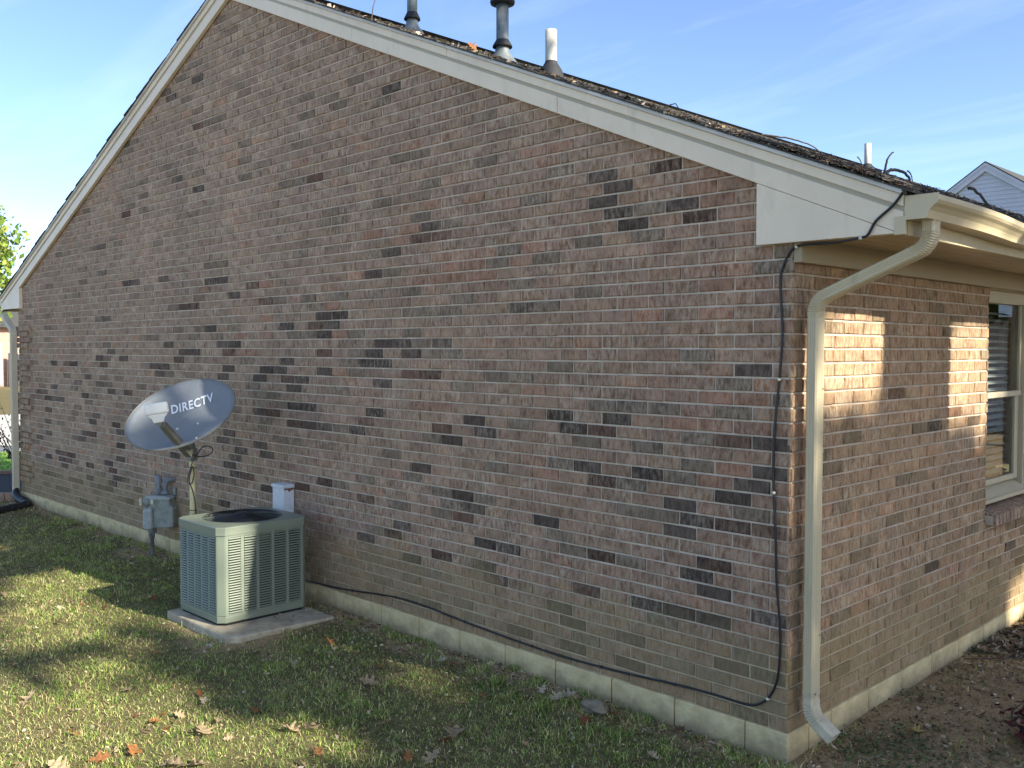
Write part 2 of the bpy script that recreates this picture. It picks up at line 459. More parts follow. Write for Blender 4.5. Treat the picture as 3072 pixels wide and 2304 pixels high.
def gz(x, y):
    """height of the ground"""
    x = np.asarray(x, float); y = np.asarray(y, float)
    z = -0.135 + 0.030 * np.clip(y, -9, 0) + 0.0 * x
    side = np.clip(x + 0.35, 0, 1)
    z = z + np.clip(y, -0.3, 2.2) * 0.036 * side - 0.035 * np.clip(x - 0.05, 0, 4) * (y > -1)
    z = z - 0.024 * np.clip(-x - 10.8, 0, 10)
    z = z + 0.026 * np.clip(1.6 - np.maximum(np.abs(x + 3.86) / 0.47, np.abs(y + 0.57) / 0.38), 0, 1) * (y < 0.0)
    fade = np.clip(1 - (np.abs(x + 3) + np.abs(y)) / 30, 0, 1)
    z = z + fade * (0.010 * np.sin(3.1 * x + 1.3 * y) * np.sin(2.3 * y - 0.7 * x) + 0.006 * np.sin(9.1 * x + 2.0) * np.sin(8.3 * y + x))
    return z


def dirtf(x, y):
    """1 = bare soil, 0 = lawn"""
    x = np.asarray(x, float); y = np.asarray(y, float)
    n1 = 0.5 * np.sin(5.3 * x + 2.1 * y) * np.sin(3.7 * x - 4.9 * y + 1.0) + 0.5 * np.sin(11.0 * x + 7.0 * y) * np.sin(9.0 * y - 6.0 * x)
    wall = np.clip(1.0 - (np.maximum(-y, 0) - 0.02) / 0.34 + 0.35 * n1, 0, 1) * (x < 0.2) * (y < 0.1) * (x > -10.6)
    strong = np.where(x > -3.5, 1.0, 0.72)
    right = np.clip((x + 0.42 + 0.55 * np.clip(y, -1.2, 0.4) + 0.16 * n1) / 0.35, 0, 1) * (y > -1.3)
    padd = np.hypot((x + 3.75) / 0.72, (y + 0.72) / 0.5)
    pad = np.clip(1.35 - padd + 0.3 * n1, 0, 1) * 0.95
    lead = np.clip(1 - np.hypot(x + 6.5, (y + 0.2) * 1.6) / 0.6, 0, 1)
    return np.clip(np.maximum.reduce([wall * strong, right, pad, lead]), 0, 1)


# ---------------------------------------------------------------- ground: one sheet to the horizon
def axis(lo, hi, step, far):
    c = list(np.arange(lo, hi + 1e-6, step)); a = []; d = step; v = lo
    while v > -far: d *= 1.35; v -= d; a.append(v)
    b = []; d = step; v = hi
    while v < far: d *= 1.35; v += d; b.append(v)
    return np.array(a[::-1] + c + b)


gx = axis(-12.5, 3.2, 0.07, 900); gy = axis(-5.0, 4.2, 0.07, 900)
GX, GY = np.meshgrid(gx, gy)
V = np.stack([GX.ravel(), GY.ravel(), gz(GX, GY).ravel()], 1)
nx, ny = len(gx), len(gy)
I = (np.arange(ny - 1)[:, None] * nx + np.arange(nx - 1)[None, :]).ravel()
ground = big_mesh('ground', V, np.stack([I, I + 1, I + nx + 1, I + nx], 1), M['ground'], smooth=True)
da = ground.data.attributes.new('dirt', 'FLOAT', 'POINT'); da.data.foreach_set('value', dirtf(GX, GY).ravel().astype(np.float32))
tag(ground, kind='structure')

# ---------------------------------------------------------------- the brick house
house = empty('brick_house', (0, 0, -0.15))
tag(house, 'brown brick house seen at its gable end corner with cream trim', 'house')

DARK = "0:1;1:4,6,8,12,40,41;2:11,44,45;3:0,1,4,6,35;4:7,38,39,42,43,46,47;5:9,13,27,34,37,40;6:2,3,4,6,10,12,16,26,36,37,44;7:0,14,15,37,40,42,43,44,46;8:2,9,10,14,38,43,44,45;9:2,5,6,22,26,36;10:2,11,12,16,20,24,25,48;11:7,10,18,25,30,36,41,46;12:3,11,12,25,40,41;13:0,1,2,22,24,36,46;14:3,13,23,26,37,40;15:1,5,25,39,46;16:1,4,6;17:0,11,12,16,18,19,20,44,45,46;18:10,12,16,22,23,41,47,48;19:0,1,5,6,10,15,19,20,35,37,45;20:5,7,39,42;21:3,17,20,40;22:15,20,21,23,26,32;23:12,13,18,21,22,25,31,32,38,42,43,45;24:1,15,16,21,30,36,39;25:2,13,15,18,25,28,29,37;26:12,14,15,25,26,31;27:18;28:18,19,21,25,27;29:8,17,18;30:6,11,19,38,39;31:8,13,15,19,21,22,28,29,49;32:25,28;33:14,15,23;34:4,6,26,27,33;35:2,4,14,15,31,34,35;36:3,5,12,13;37:5,11,12,19;38:5;39:3,5;41:38,39;43:28;44:13,14,19,20,27;45:33,35;46:28,35;47:40,42;48:30;49:33;50:15;51:14;52:18;53:16,19;54:26,27,28;55:34,35;58:29;59:30;60:28,31;61:29"
RED = "16:2;17:1;20:1,2,3,12,13;22:2;25:23,24;27:17,22,24;28:2;29:22;30:1,2,18;32:10,11,12,13;33:10,11,22,27;36:2;37:13,15;38:2"
def unpack(s): return {(int(k), int(i)) for k, v in (t.split(':') for t in s.split(';')) for i in v.split(',')}
DARK = unpack(DARK); RED = unpack(RED)


def clip(poly, f):
    out = []
    for i in range(len(poly)):
        p, q = poly[i], poly[(i + 1) % len(poly)]; a, b = f(*p), f(*q)
        if a >= 0: out.append(p)
        if (a >= 0) != (b >= 0):
            t = a / (a - b); out.append((p[0] + t * (q[0] - p[0]), p[1] + t * (q[1] - p[1])))
    return out


def brick_geo(poly, lift, rng, depth=0.016):
    """chamfered brick from its outline; returns verts, faces. lift(s, z, d): d out of the wall"""
    n = len(poly); c = np.mean(np.array(poly), 0)
    P = [(x + rng.uniform(-.0012, .0012), z + rng.uniform(-.0012, .0012)) for x, z in poly]
    def inset(p, k):
        dx, dz = c[0] - p[0], c[1] - p[1]
        return (p[0] + math.copysign(min(k, abs(dx)), dx), p[1] + math.copysign(min(k, abs(dz)), dz))
    off = rng.uniform(-.0035, .002); tx = rng.uniform(-.002, .002)
    V = [lift(x, z, -depth) for x, z in P] + [lift(x, z, -.004 + off) for x, z in P]
    V += [lift(*inset(p, rng.uniform(.0022, .0062)), off + (tx if i % 2 else -tx)) for i, p in enumerate(P)]
    F = []
    for r in (0, 1):
        F += [(r * n + i, r * n + (i + 1) % n, (r + 1) * n + (i + 1) % n, (r + 1) * n + i) for i in range(n)]
    F.append(tuple(range(2 * n, 3 * n)))
    return V, F


def brick_col(rng, kind, warm):
    if kind == 'mid':
        b = np.array([0.235, 0.172, 0.116]) * rng.uniform(0.85, 1.1); a = rng.uniform(0.15, 0.6)
    elif kind == 'dark':
        b = np.array([0.100, 0.072, 0.053]) * rng.uniform(0.75, 1.5); a = rng.uniform(0.08, 0.45)
        if rng.random() < 0.3: b = b * np.array([1.25, 1.0, 0.9])
    elif kind == 'red':
        b = np.array([0.34, 0.185, 0.115]) * rng.uniform(0.85, 1.1); a = rng.uniform(0.2, 0.5)
    else:
        b = np.array([0.340, 0.236, 0.160]) * rng.uniform(0.91, 1.09); a = rng.uniform(0.35, 1.0) * (1 - 0.35 * warm)
        b = b * np.array([1 + 0.01 * warm, 1 - 0.12 * warm, 1 - 0.20 * warm]) * np.array([1, rng.uniform(.975, 1.02), rng.uniform(.96, 1.05)])
        r = rng.random()
        if r < 0.06: b = b * np.array([1.10, 0.96, 0.90])
        elif r < 0.16: b = b * 0.88
    return (float(b[0]), float(b[1]), float(b[2]), float(a))


rb = random.Random(11)
BRICKS = []     # (wall, verts, faces, colour, projected area, front z)
J = 0.0046       # half a mortar joint


def quoin(x, k):
    """the far corner has projecting quoins: four courses proud, two flush"""
    return x < -9.98 and 2 <= k <= 30 and (k - 2) % 6 < 4


lift_g = lambda s, z, d: (s, -d, z)
k = 0
while k * CH < zr(RIDGE) + 0.1:
    z0, z1 = k * CH + J, (k + 1) * CH - J
    first = BL / 2 if k % 2 == 0 else BL
    xs = [0.0]
    x = first
    while x < -WX - 0.05: xs.append(x); x += BL
    xs.append(-WX)
    for i in range(len(xs) - 1):
        xa, xb_ = -xs[i + 1] + (J if i < len(xs) - 2 else 0), -xs[i] - (J if i > 0 else 0)
        poly = [(xa, z0), (xb_, z0), (xb_, z1), (xa, z1)]
        poly = clip(poly, lambda a, b: zr(a) + 0.045 - b); poly = clip(poly, lambda a, b: zl(a) + 0.045 - b)
        if len(poly) < 3: continue
        ar = np.array(poly); 
        if (ar.max(0) - ar.min(0)).min() < 0.006: continue
        q = quoin((xa + xb_) / 2, k)
        lf = (lambda s, z, d: (s, -d - 0.028, z)) if q else lift_g
        v, f = brick_geo(poly, lf, rb, 0.044 if q else 0.016)
        kind = ('mid' if rb.random() < (0.6 if k >= 30 and i > 5 else 0.06) else 'dark') if (k, i) in DARK else 'red' if (k, i) in RED else ('mid' if rb.random() < (0.12 if k < 30 else 0.05) else 'n')
        warm = max(0.0, 1.0 + (xa / 6.0)) * (1.0 if k < 40 else 0.6)  # greyer towards the far end and top: sky glare put into the brick colour
        pp = prj(np.array([lf(a, b, 0) for a, b in poly]))
        area = 0.5 * abs(np.dot(pp[:, 0], np.roll(pp[:, 1], 1)) - np.dot(pp[:, 1], np.roll(pp[:, 0], 1)))
        vis = (pp[:, 0].max() < 3072) & (pp[:, 1].min() > 0)
        BRICKS.append(('g', v, f, brick_col(rb, kind, warm), area * vis))
    k += 1

WY0, WY1, WZ0, WZ1 = 2.46, 3.38, 0.745, 2.145       # window opening in the side wall
DARK_S = [(22, 1.13), (19, 1.67), (20, 1.98), (19, 2.26), (7, 1.6), (10, 2.9), (6, 3.0), (4, 3.1)]
lift_s = lambda s, z, d: (d, s, z)
for k in range(0, 33):
    z0, z1 = k * CH + J, (k + 1) * CH - J
    first = BL if k % 2 == 0 else BL / 2
    ys = [0.0]; y = first
    while y < 5.4: ys.append(y); y += BL
    for i in range(len(ys) - 1):
        ya, yb = ys[i] + (J if i else 0), ys[i + 1] - J
        zc = (z0 + z1) / 2
        spans = [(ya, yb)]
        if zc > WZ0 - 0.09 and zc < WZ1: spans = [(ya, min(yb, WY0)), (max(ya, WY1), yb)] if zc > WZ0 else [(ya, min(yb, WY0 - 0.0)), (max(ya, WY1), yb)]
        for ya2, yb2 in spans:
            if yb2 - ya2 < 0.015: continue
            poly = [(ya2, z0), (yb2, z0), (yb2, z1), (ya2, z1)]
            v, f = brick_geo(poly, lift_s, rb)
            kind = 'dark' if any(kk == k and ya2 <= yy < yb2 for kk, yy in DARK_S) else ('mid' if rb.random() < 0.08 else 'n')
            pp = prj(np.array([lift_s(a, b, 0) for a, b in poly]))
            area = 0.5 * abs(np.dot(pp[:, 0], np.roll(pp[:, 1], 1)) - np.dot(pp[:, 1], np.roll(pp[:, 0], 1)))
            vis = (pp[:, 0].max() < 3072) & (yb2 < 4)
            cc = brick_col(rb, kind, 0.3); 
            BRICKS.append(('s', v, f, tuple(np.array(cc[:3]) * np.array([1.12, 1.08, 0.90])) + (cc[3],), area * vis))

# mortar bodies of the walls
mb = MB()
top = [(WX, -0.0), (0.0, 0.0), (0.0, zr(0) + 0.05), (RIDGE, zr(RIDGE) + 0.05), (WX, zl(WX) + 0.05)]
mb.prism([(a + (0.008 if a < -1 else -0.010), b) for a, b in top], lambda a, b, d: (a, d, b), 0.0085, 0.16)
gable_wall = mb.build('gable_wall', M['mortar'], house, loc=(-5.2, 0, 0))
mb = MB()
mb.box(-0.16, -0.0085, 0.165, WY0 - 0.002, 0, 2.27); mb.box(-0.16, -0.0085, WY1 + 0.002, HY, 0, 2.27)
mb.box(-0.16, -0.0085, WY0 - 0.002, WY1 + 0.002, 0, WZ0 - 0.11); mb.box(-0.16, -0.0085, WY0 - 0.002, WY1 + 0.002, WZ1, 2.27)
mb.box(-0.155, -0.0088, 0.1602, 0.165, 0, 2.2)
side_wall = mb.build('side_wall', M['mortar'], house, loc=(0, 2, 0))
mb = MB(); mb.box(WX, WX + 0.15, 0.165, HY, 0, 2.27); mb.box(WX + 0.152, -0.162, HY - 0.15, HY, 0, 2.27)
mb.build('rear_wall', M['mortar'], house)

order = sorted(range(len(BRICKS)), key=lambda i: -BRICKS[i][4])
single = set(order[:288])
for i in order[:288]:
    w, v, f, c, a = BRICKS[i]
    V = np.array(v); loc = V.mean(0)
    me = bpy.data.meshes.new('brick'); me.from_pydata([tuple(p) for p in V - loc], [], f)
    at_ = me.attributes.new('tint', 'FLOAT_COLOR', 'FACE')
    at_.data.foreach_set('color', np.tile(np.array(c, np.float32), len(f)))
    me.materials.append(M['brick'])
    link('brick', me, loc, gable_wall if w == 'g' else side_wall)
for w, par in (('g', gable_wall), ('s', side_wall)):
    V = []; F = []; C = []
    for i, (ww, v, f, c, a) in enumerate(BRICKS):
        if ww != w or i in single: continue
        n0 = len(V); V.extend(v); F.extend([tuple(j + n0 for j in g) for g in f]); C.extend([c] * len(f))
    me = bpy.data.meshes.new('bricks'); me.from_pydata(V, [], F)
    at_ = me.attributes.new('tint', 'FLOAT_COLOR', 'FACE'); at_.data.foreach_set('color', np.array(C, np.float32).ravel())
    me.materials.append(M['brick'])
    pl = WORLD[par.name]
    o = link('bricks', me, (0, 0, 0), par); tag(o, kind='stuff')

# foundation of concrete blocks
foundation = MB().box(WX + 0.01, -0.01, 0.012, 0.2, -0.6, -0.004).box(-0.2, -0.012, 0.2, HY, -0.6, -0.004).build('foundation', M['mortar'], house)
rf = random.Random(3)
def fblock(x0, x1, y0, y1):
    m_ = MB().box(x0, x1, y0, y1, -0.55, 0.0)
    m_.V = [(a + rf.uniform(-.0015, .0015), b + rf.uniform(-.0015, .0015), c + (rf.uniform(-.002, .001) if c > -.1 else 0)) for a, b, c in m_.V]
    m_.build('foundation_block', M['block'], foundation, bevel=0.006)
x = -0.0
edges = [0.004] + [e for e in (np.arange(0, 30) * -0.4064 - 0.22) if e > WX + 0.1] + [WX]
for a, b in zip(edges[:-1], edges[1:]):
    fblock(b + 0.003, a - (0.003 if a < 0 else 0), -0.006, 0.19)
ye = [0.1915] + list(np.arange(0, 12) * 0.4064 + 0.42)
for a, b in zip(ye[:-1], ye[1:]):
    fblock(-0.19, 0.004, a + 0.003, b - 0.003)

# ---- rake boards and eave returns
D0 = -0.037
def slope_prism(mb_, x0, x1, o0, o1, y0, y1, fn=zr):
    poly = [(x0, fn(x0) + o0), (x1, fn(x1) + o0), (x1, fn(x1) + o1), (x0, fn(x0) + o1)]
    return mb_.prism(poly, lambda a, b, d: (a, d, b), y0, y1)
def rake(fn, cuts, cuts2):
    for a, b in zip(cuts[:-1], cuts[1:]):
        slope_prism(MB(), a + 0.0015, b - 0.0015, 0.0, 0.092, D0, -0.005, fn).build('rake_board', M['rake'], house, bevel=0.003)
    slope_prism(MB(), cuts[0], cuts[-1], 0.0915, 0.112, D0 + 0.004, -0.006, fn).build('rake_groove', M['rake_line'], house)
    for a, b in zip(cuts2[:-1], cuts2[1:]):
        slope_prism(MB(), a + 0.0012, b - 0.0012, 0.112, 0.160, D0 - 0.006, -0.004, fn).build('rake_trim', M['rake'], house, bevel=0.004)
    for a, b in zip(cuts2[:-1], cuts2[1:]):
        slope_prism(MB(), a + 0.001, b - 0.001, 0.1605, 0.182, D0 - 0.022, -0.004, fn).build('drip_edge', M['drip'], house, bevel=0.004)
rake(zr, [RIDGE, -3.335, -1.41, 0.512], [RIDGE, -2.33, 0.512])
rake(zl, [WX - 0.515, -8.1, RIDGE], [WX - 0.515, -7.4, RIDGE])
ret = MB().prism([(-0.168, 2.233), (0.500, 2.233), (0.468, zr(0.468) - 0.0015), (-0.168, zr(-0.168) - 0.0015)], lambda a, b, d: (a, d, b), D0 - 0.001, 0.003)
ret.build('eave_return', M['rake'], house, bevel=0.002)
MB().prism([(-10.27, 2.243), (WX - 0.515, 2.243), (WX - 0.49, zl(WX - 0.49) - 0.0015), (-10.27, zl(-10.27) - 0.0015)], lambda a, b, d: (a, d, b), D0 - 0.001, 0.003).build('eave_return', M['rake'], house, bevel=0.002)
MB().box(0.4725, 0.520, D0 - 0.004, D0 + 0.012, 2.226, 2.30).build('corner_cap', M['cream'], house, bevel=0.002)
# eave: frieze board, soffit panels, fascia
MB().box(0.0015, 0.042, 0.0, 6.0, 2.146, 2.2655).build('frieze_board', M['soffit'], house, bevel=0.002)
sof = MB().box(0.0, 0.505, 0.004, 6.0, 2.268, 2.276).build('soffit', M['soffit'], house)
for i in range(6):
    x0 = 0.046 + i * 0.0755
    MB().box(x0, x0 + 0.0715, 0.004, 6.0, 2.252, 2.266).build('soffit_panel', M['soffit'], sof, bevel=0.004)
MB().box(0.500, 0.514, 0.002, 6.0, 2.226, 2.42).build('fascia', M['cream'], house, bevel=0.002)
MB().box(WX - 0.5, WX, 0.004, 6.0, 2.252, 2.266).build('soffit', M['soffit'], house)
MB().box(WX - 0.515, WX - 0.50, 0.002, HY, 2.226, 2.42).build('fascia', M['cream'], house)

# ---- roof with its shingle courses
roof = MB()
slope_prism(roof, RIDGE, 0.53, 0.150, 0.178, -0.003, HY, zr)
slope_prism(roof, WX - 0.53, RIDGE - 0.001, 0.150, 0.178, -0.003, HY, zl)
roof = roof.build('roof', M['shingle'], house)
rs = random.Random(5)
def shingles(fn, xa, xb_, n):
    for i in range(n):
        a = xa + (xb_ - xa) * i / n; b = xa + (xb_ - xa) * (i + 1) / n      # a is the low end
        b2 = b + (xb_ - xa) / n * 0.35
        y0 = D0 - 0.030 + rs.uniform(-.010, .006)
        lo = 0.190 + rs.uniform(0, .004)
        ys = [y0]
        while ys[-1] < HY: ys.append(ys[-1] + rs.uniform(0.25, 0.45) if ys[-1] < 4 else ys[-1] + 2.0)
        V = []; F = []
        for y in ys:
            dz = rs.uniform(-.0025, .004)
            V += [(a + rs.uniform(-.004, .004), y, fn(a) + lo + dz), (b2, y, fn(b2) + 0.1835), (a, y, fn(a) + 0.181), (b2, y, fn(b2) + 0.179)]
        for j in range(len(ys) - 1):
            o0, o1 = 4 * j, 4 * j + 4
            F += [(o0, o1, o1 + 1, o0 + 1), (o0 + 2, o0 + 3, o1 + 3, o1 + 2), (o0, o0 + 2, o1 + 2, o1)]
        F += [(0, 1, 3, 2), (len(V) - 4, len(V) - 2, len(V) - 1, len(V) - 3)]
        MB().add(V, F).build('shingle_course', M['shingle'], roof)
shingles(zr, 0.56, RIDGE, 46)
shingles(zl, WX - 0.56, RIDGE, 42)

# ---- gutter along the eave (sagging, dented lip)
def sag(y): return -0.012 * max(0, y) - 0.012 * math.exp(-((y - 1.05) / 0.28) ** 2) + 0.004 * math.sin(3 * y)
gp = [(0.5165, 2.378), (0.5165, 2.288), (0.602, 2.287), (0.606, 2.300), (0.612, 2.316), (0.626, 2.332), (0.640, 2.343), (0.648, 2.354), (0.650, 2.374), (0.640, 2.378), (0.636, 2.370)]
ysg = [D0 + 0.0] + list(np.arange(0.08, 6.2, 0.08))
V = []; F = []
for y in ysg:
    for j, (a, b) in enumerate(gp):
        V.append((a, y, b + sag(y) * (1.0 if j > 3 else 0.75)))
n = len(gp)
for i in range(len(ysg) - 1):
    F += [(i * n + j, i * n + j + 1, (i + 1) * n + j + 1, (i + 1) * n + j) for j in range(n - 1)]
gutter = MB().add(V, F, False).build('gutter', M['cream'], house, solid=0.002)
MB().prism([(0.515, 2.381), (0.515, 2.284), (0.604, 2.284), (0.609, 2.300), (0.615, 2.315), (0.629, 2.331), (0.643, 2.342), (0.651, 2.354), (0.653, 2.381)], lambda a, b, d: (a, d, b), D0 - 0.003, D0 - 0.0005).build('end_cap', M['cream'], gutter)
# far-side gutter
MB().box(WX - 0.64, WX - 0.5165, -0.03, HY, 2.285, 2.375).build('gutter', M['cream'], house, bevel=0.01)

# ---- downspouts
def ribbed(w, d, amp=0.0022):
    """2 x 3 inch section with shallow flutes"""
    P = []
    def side(p, q, nf):
        p = np.array(p); q = np.array(q); t = (q - p) / np.linalg.norm(q - p); nrm = np.array([t[1], -t[0]]); L = np.linalg.norm(q - p)
        for i in range(nf):
            s0 = L * (0.14 + 0.72 * i / nf); s1 = L * (0.14 + 0.72 * (i + 0.5) / nf)
            P.append(p + t * s0); P.append(p + t * (s0 + 0.003) - nrm * amp); P.append(p + t * s1 - nrm * amp); P.append(p + t * (s1 + 0.003))
    r = 0.007
    a, b = w / 2, d / 2
    cs = [(-a, -b), (a, -b), (a, b), (-a, b)]
    for i in range(4):
        c0 = np.array(cs[i]); c1 = np.array(cs[(i + 1) % 4]); t = (c1 - c0) / np.linalg.norm(c1 - c0)
        P.append(c0 + t * r); side(c0 + t * r, c1 - t * r, 3 if i % 2 else 4); P.append(c1 - t * r)
    return [tuple(p) for p in P]
PROF = ribbed(0.076, 0.052)
def bend(p0, d0, d1, R, n=9):
    """arc in the plane of d0, d1 leaving p0 along d0 and ending along d1"""
    d0 = Vector(d0).normalized(); d1 = Vector(d1).normalized(); ang = d0.angle(d1)
    nr = (d1 - d0 * d0.dot(d1)).normalized(); c = Vector(p0) + nr * R
    return [c - nr * R * math.cos(ang * i / n) + d0 * R * math.sin(ang * i / n) for i in range(n + 1)]
YD = 0.086
out = Vector((0.572, YD, 2.287)); dn = Vector((0, 0, -1)); diag = Vector((-0.925, 0, -0.38)).normalized()
e1 = bend(out + dn * 0.045, dn, diag, 0.085, 12)
e1s = [out] + e1 + [e1[-1] + diag * 0.03]
xw = 0.068
# straight diagonal run until the lower elbow
R2 = 0.085
tmp = bend((0, 0, 0), diag, dn, R2, 12); span = tmp[-1] - tmp[0]
L = (e1s[-1].x - xw + span.x) / -diag.x
dg0 = e1s[-1]; dg1 = dg0 + diag * (L - 0.0)
e2 = bend(dg1, diag, dn, R2, 12)
dsp = MB().sweep([dg0 - diag * 0.02, dg1 + diag * 0.02], PROF, (0, 1, 0))
dsp.sweep([e2[-1] + dn * 0.02, Vector((e2[-1].x, YD, 0.165))], PROF, (0, 1, 0))
dsp = dsp.build('downspout', M['dspout'], house)
def crimp(path, sc=1.06, depth=0.085):
    fine = []
    for a, b in zip(path[:-1], path[1:]):
        for t in (0.0, 0.5): fine.append(a.lerp(b, t))
    fine.append(path[-1])
    return fine, [sc - (depth if i % 2 else 0) for i in range(len(fine))]
for pth in (e1s, [dg1] + e2[1:] + [e2[-1] + dn * 0.04]):
    f_, s_ = crimp(pth); MB().sweep(f_, PROF, (0, 1, 0), scale=s_).build('elbow', M['dspout'], dsp)
xv = e2[-1].x
e3 = bend(Vector((xv, YD, 0.14)), dn, (0.83, 0, -0.56), 0.10, 8)
f_, s_ = crimp([Vector((xv, YD, 0.20))] + e3)
e3o = MB().sweep(f_, PROF, (0, 1, 0), scale=s_, caps=False)
d3 = Vector((0.83, 0, -0.56)).normalized()
e3o.sweep([e3[-1], e3[-1] + d3 * 0.085], PROF, (0, 1, 0), caps=False, scale=[1.03, 1.03])
tag(e3o.build('elbow', M['tin'], dsp, solid=0.0015), 'scuffed crimped bottom elbow')
for z in (1.60, 0.44):
    MB().sweep([(xv, YD, z + 0.03), (xv, YD, z - 0.03)], [(a * 1.035, b * 1.05) for a, b in PROF], (0, 1, 0)).build('joint_collar', M['dspout'], dsp)
for z in (1.30, 0.62):
    MB().sweep([(xv, YD, z + 0.011), (xv, YD, z - 0.011)], [(a * 1.045, b * 1.07) for a, b in PROF], (0, 1, 0)).build('strap', M['dspout'], dsp)
for p in ((xv + 0.028, YD + 0.02, 1.58), (xv + 0.028, YD + 0.02, 0.455), (xv + 0.028, YD - 0.015, 0.19)):
    MB().lathe([(0.0, 0.004), (0.004, 0.003), (0.0045, 0.0)], p, (1, 0, 0), 8).build('screw', M['iron'], dsp)
# far-corner downspout
PL = [(WX - 0.30, -0.075, 2.18), (WX - 0.10, -0.072, 2.05), (WX + 0.015, -0.072, 1.99), (WX + 0.045, -0.072, 1.93), (WX + 0.045, -0.072, 0.0)]
fd = MB().sweep(PL, PROF, (0, 1, 0)).build('downspout', M['white_dspout'], house)
MB().sweep([(WX + 0.045, -0.072, 1.20), (WX + 0.045, -0.072, 1.14)], [(a * 1.05, b * 1.05) for a, b in PROF], (0, 1, 0)).build('joint_collar', M['white_dspout'], fd)

# ---- window of the side wall
win = MB()
XG = -0.10
win.box(XG - 0.03, -0.055, WY0, WY0 + 0.045, WZ0 + 0.02, WZ1); win.box(XG - 0.03, -0.055, WY1 - 0.05, WY1, WZ0 + 0.02, WZ1)
win.box(XG - 0.03, -0.055, WY0 + 0.045, WY1 - 0.05, 2.065, WZ1)
window = win.build('window', M['frame'], house, bevel=0.004)
MB().prism([(XG - 0.03, 0.855), (-0.03, 0.795), (-0.012, 0.79), (-0.012, 0.765), (XG - 0.03, 0.765)], lambda a, b, d: (a, d, b), WY0 + 0.001, WY1 - 0.001).build('window_sill', M['frame'], window, bevel=0.003)
up_ = MB().box(XG, XG + 0.028, WY0 + 0.045, WY1 - 0.05, 1.437, 1.475).box(XG, XG + 0.022, WY0 + 0.0455, WY0 + 0.075, 1.475, 2.064).box(XG, XG + 0.022, WY1 - 0.08, WY1 - 0.051, 1.475, 2.064).build('upper_sash', M['frame'], window, bevel=0.003)
lo_ = MB().box(XG - 0.02, XG + 0.012, WY0 + 0.0455, WY0 + 0.10, 0.858, 1.436).box(XG - 0.02, XG + 0.012, WY1 - 0.125, WY1 - 0.051, 0.858, 1.436).box(XG - 0.02, XG + 0.012, WY0 + 0.10, WY1 - 0.125, 0.858, 0.895).build('lower_sash', M['frame'], window, bevel=0.003)
MB().add([(XG + .006, WY0 + .074, 1.474), (XG + .006, WY1 - .079, 1.474), (XG + .006, WY1 - .079, 2.065), (XG + .006, WY0 + .074, 2.065)], [(0, 1, 2, 3)]).build('pane', M['glass'], up_)
MB().add([(XG - .004, WY0 + .099, .894), (XG - .004, WY1 - .124, .894), (XG - .004, WY1 - .124, 1.437), (XG - .004, WY0 + .099, 1.437)], [(0, 1, 2, 3)]).build('pane', M['glass'], lo_)
MB().box(XG - 0.6, XG - 0.25, WY0 - 0.3, WY1 + 0.3, 0.6, 2.2).build('dark_interior', M['dark'], window)
for i in range(24):
    z = 0.915 + i * 0.0475
    MB().obox((XG - 0.075, (WY0 + WY1) / 2, z), ((0.94, 0, -0.34), (0, 1, 0), (0.34, 0, 0.94)), (0.024, (WY1 - WY0) / 2 - 0.06, 0.0014)).build('blind_slat', M['blind'], window)
cd = MB()
for y in (WY0 + 0.16, WY0 + 0.42, WY1 - 0.2): cd.tube([(XG - 0.05, y, 0.89), (XG - 0.05, y, 2.06)], 0.0012, 4)
cd.build('blind_cord', M['blind'], window)
# rowlock brick sill
rsil = random.Random(8)
y = WY0 + 0.004
while y < WY1 + 0.02:
    P4 = [(-0.09, WZ0 - 0.005), (0.062, WZ0 - 0.035), (0.062, WZ0 - 0.105), (-0.09, WZ0 - 0.105)]
    mm = MB().prism(P4, lambda a, b, d: (a, d, b), y, y + 0.058)
    o = mm.build('brick', M['brick'], window, bevel=0.003)
    at_ = o.data.attributes.new('tint', 'FLOAT_COLOR', 'FACE')
    at_.data.foreach_set('color', np.tile(np.array(brick_col(rsil, 'n', 0.2), np.float32), len(o.data.polygons)))
    y += 0.068
MB().box(-0.08, 0.045, WY0 + 0.003, WY1 + 0.01, WZ0 - 0.1, WZ0 - 0.042).build('sill_mortar', M['mortar'], window)

# ---- roof vents
def rtop(x): return zr(x) + 0.185
def vent(loc, r, h, mat, name, lab, cap=False, cone=None):
    x, y = loc; z = rtop(x)
    m_ = MB().lathe([(0.0, -0.1), (r, -0.1), (r, h), (r * 0.86, h), (r * 0.86, h - 0.12)], (x, y, z))
    o = m_.build(name, mat, house, loc=(x, y, z)); tag(o, lab)
    if cone:
        MB().lathe(cone, (x, y, z)).build('flashing', M['boot'] if not cap and mat is M['pvc'] else M['galv'], o)
    if cap is not False:
        MB().lathe([(r * 1.02, 0.165), (r * 1.55, 0.115), (r * 1.6, 0.10), (r * 1.1, 0.10)], (x, y, z)).build('storm_collar', M['boot'], o)
    if cap:
        c_ = MB()
        for dz in (0, 0.045, 0.09): c_.lathe([(r * 0.9, h + dz - 0.03), (r * 1.9, h + dz - 0.02), (r * 2.0, h + dz), (r * 1.9, h + dz + 0.02), (r * 0.9, h + dz + 0.03)], (x, y, z))
        c_.lathe([(r * 1.9, h + 0.11), (r * 1.2, h + 0.16), (0, h + 0.17)], (x, y, z))
        c_.build('vent_cap', M['boot'], o)
    return o
vent((-4.59, 1.50), 0.046, 0.75, M['galv'], 'vent_pipe', 'grey metal vent pipe nearest the ridge', cap=None, cone=[(0.13, -0.06), (0.058, 0.05), (0.05, 0.10)])
vent((-4.02, 2.07), 0.056, 0.50, M['galv'], 'vent_pipe', 'grey metal vent pipe with ringed black cap', cap=True, cone=[(0.15, -0.06), (0.07, 0.05), (0.058, 0.10)])
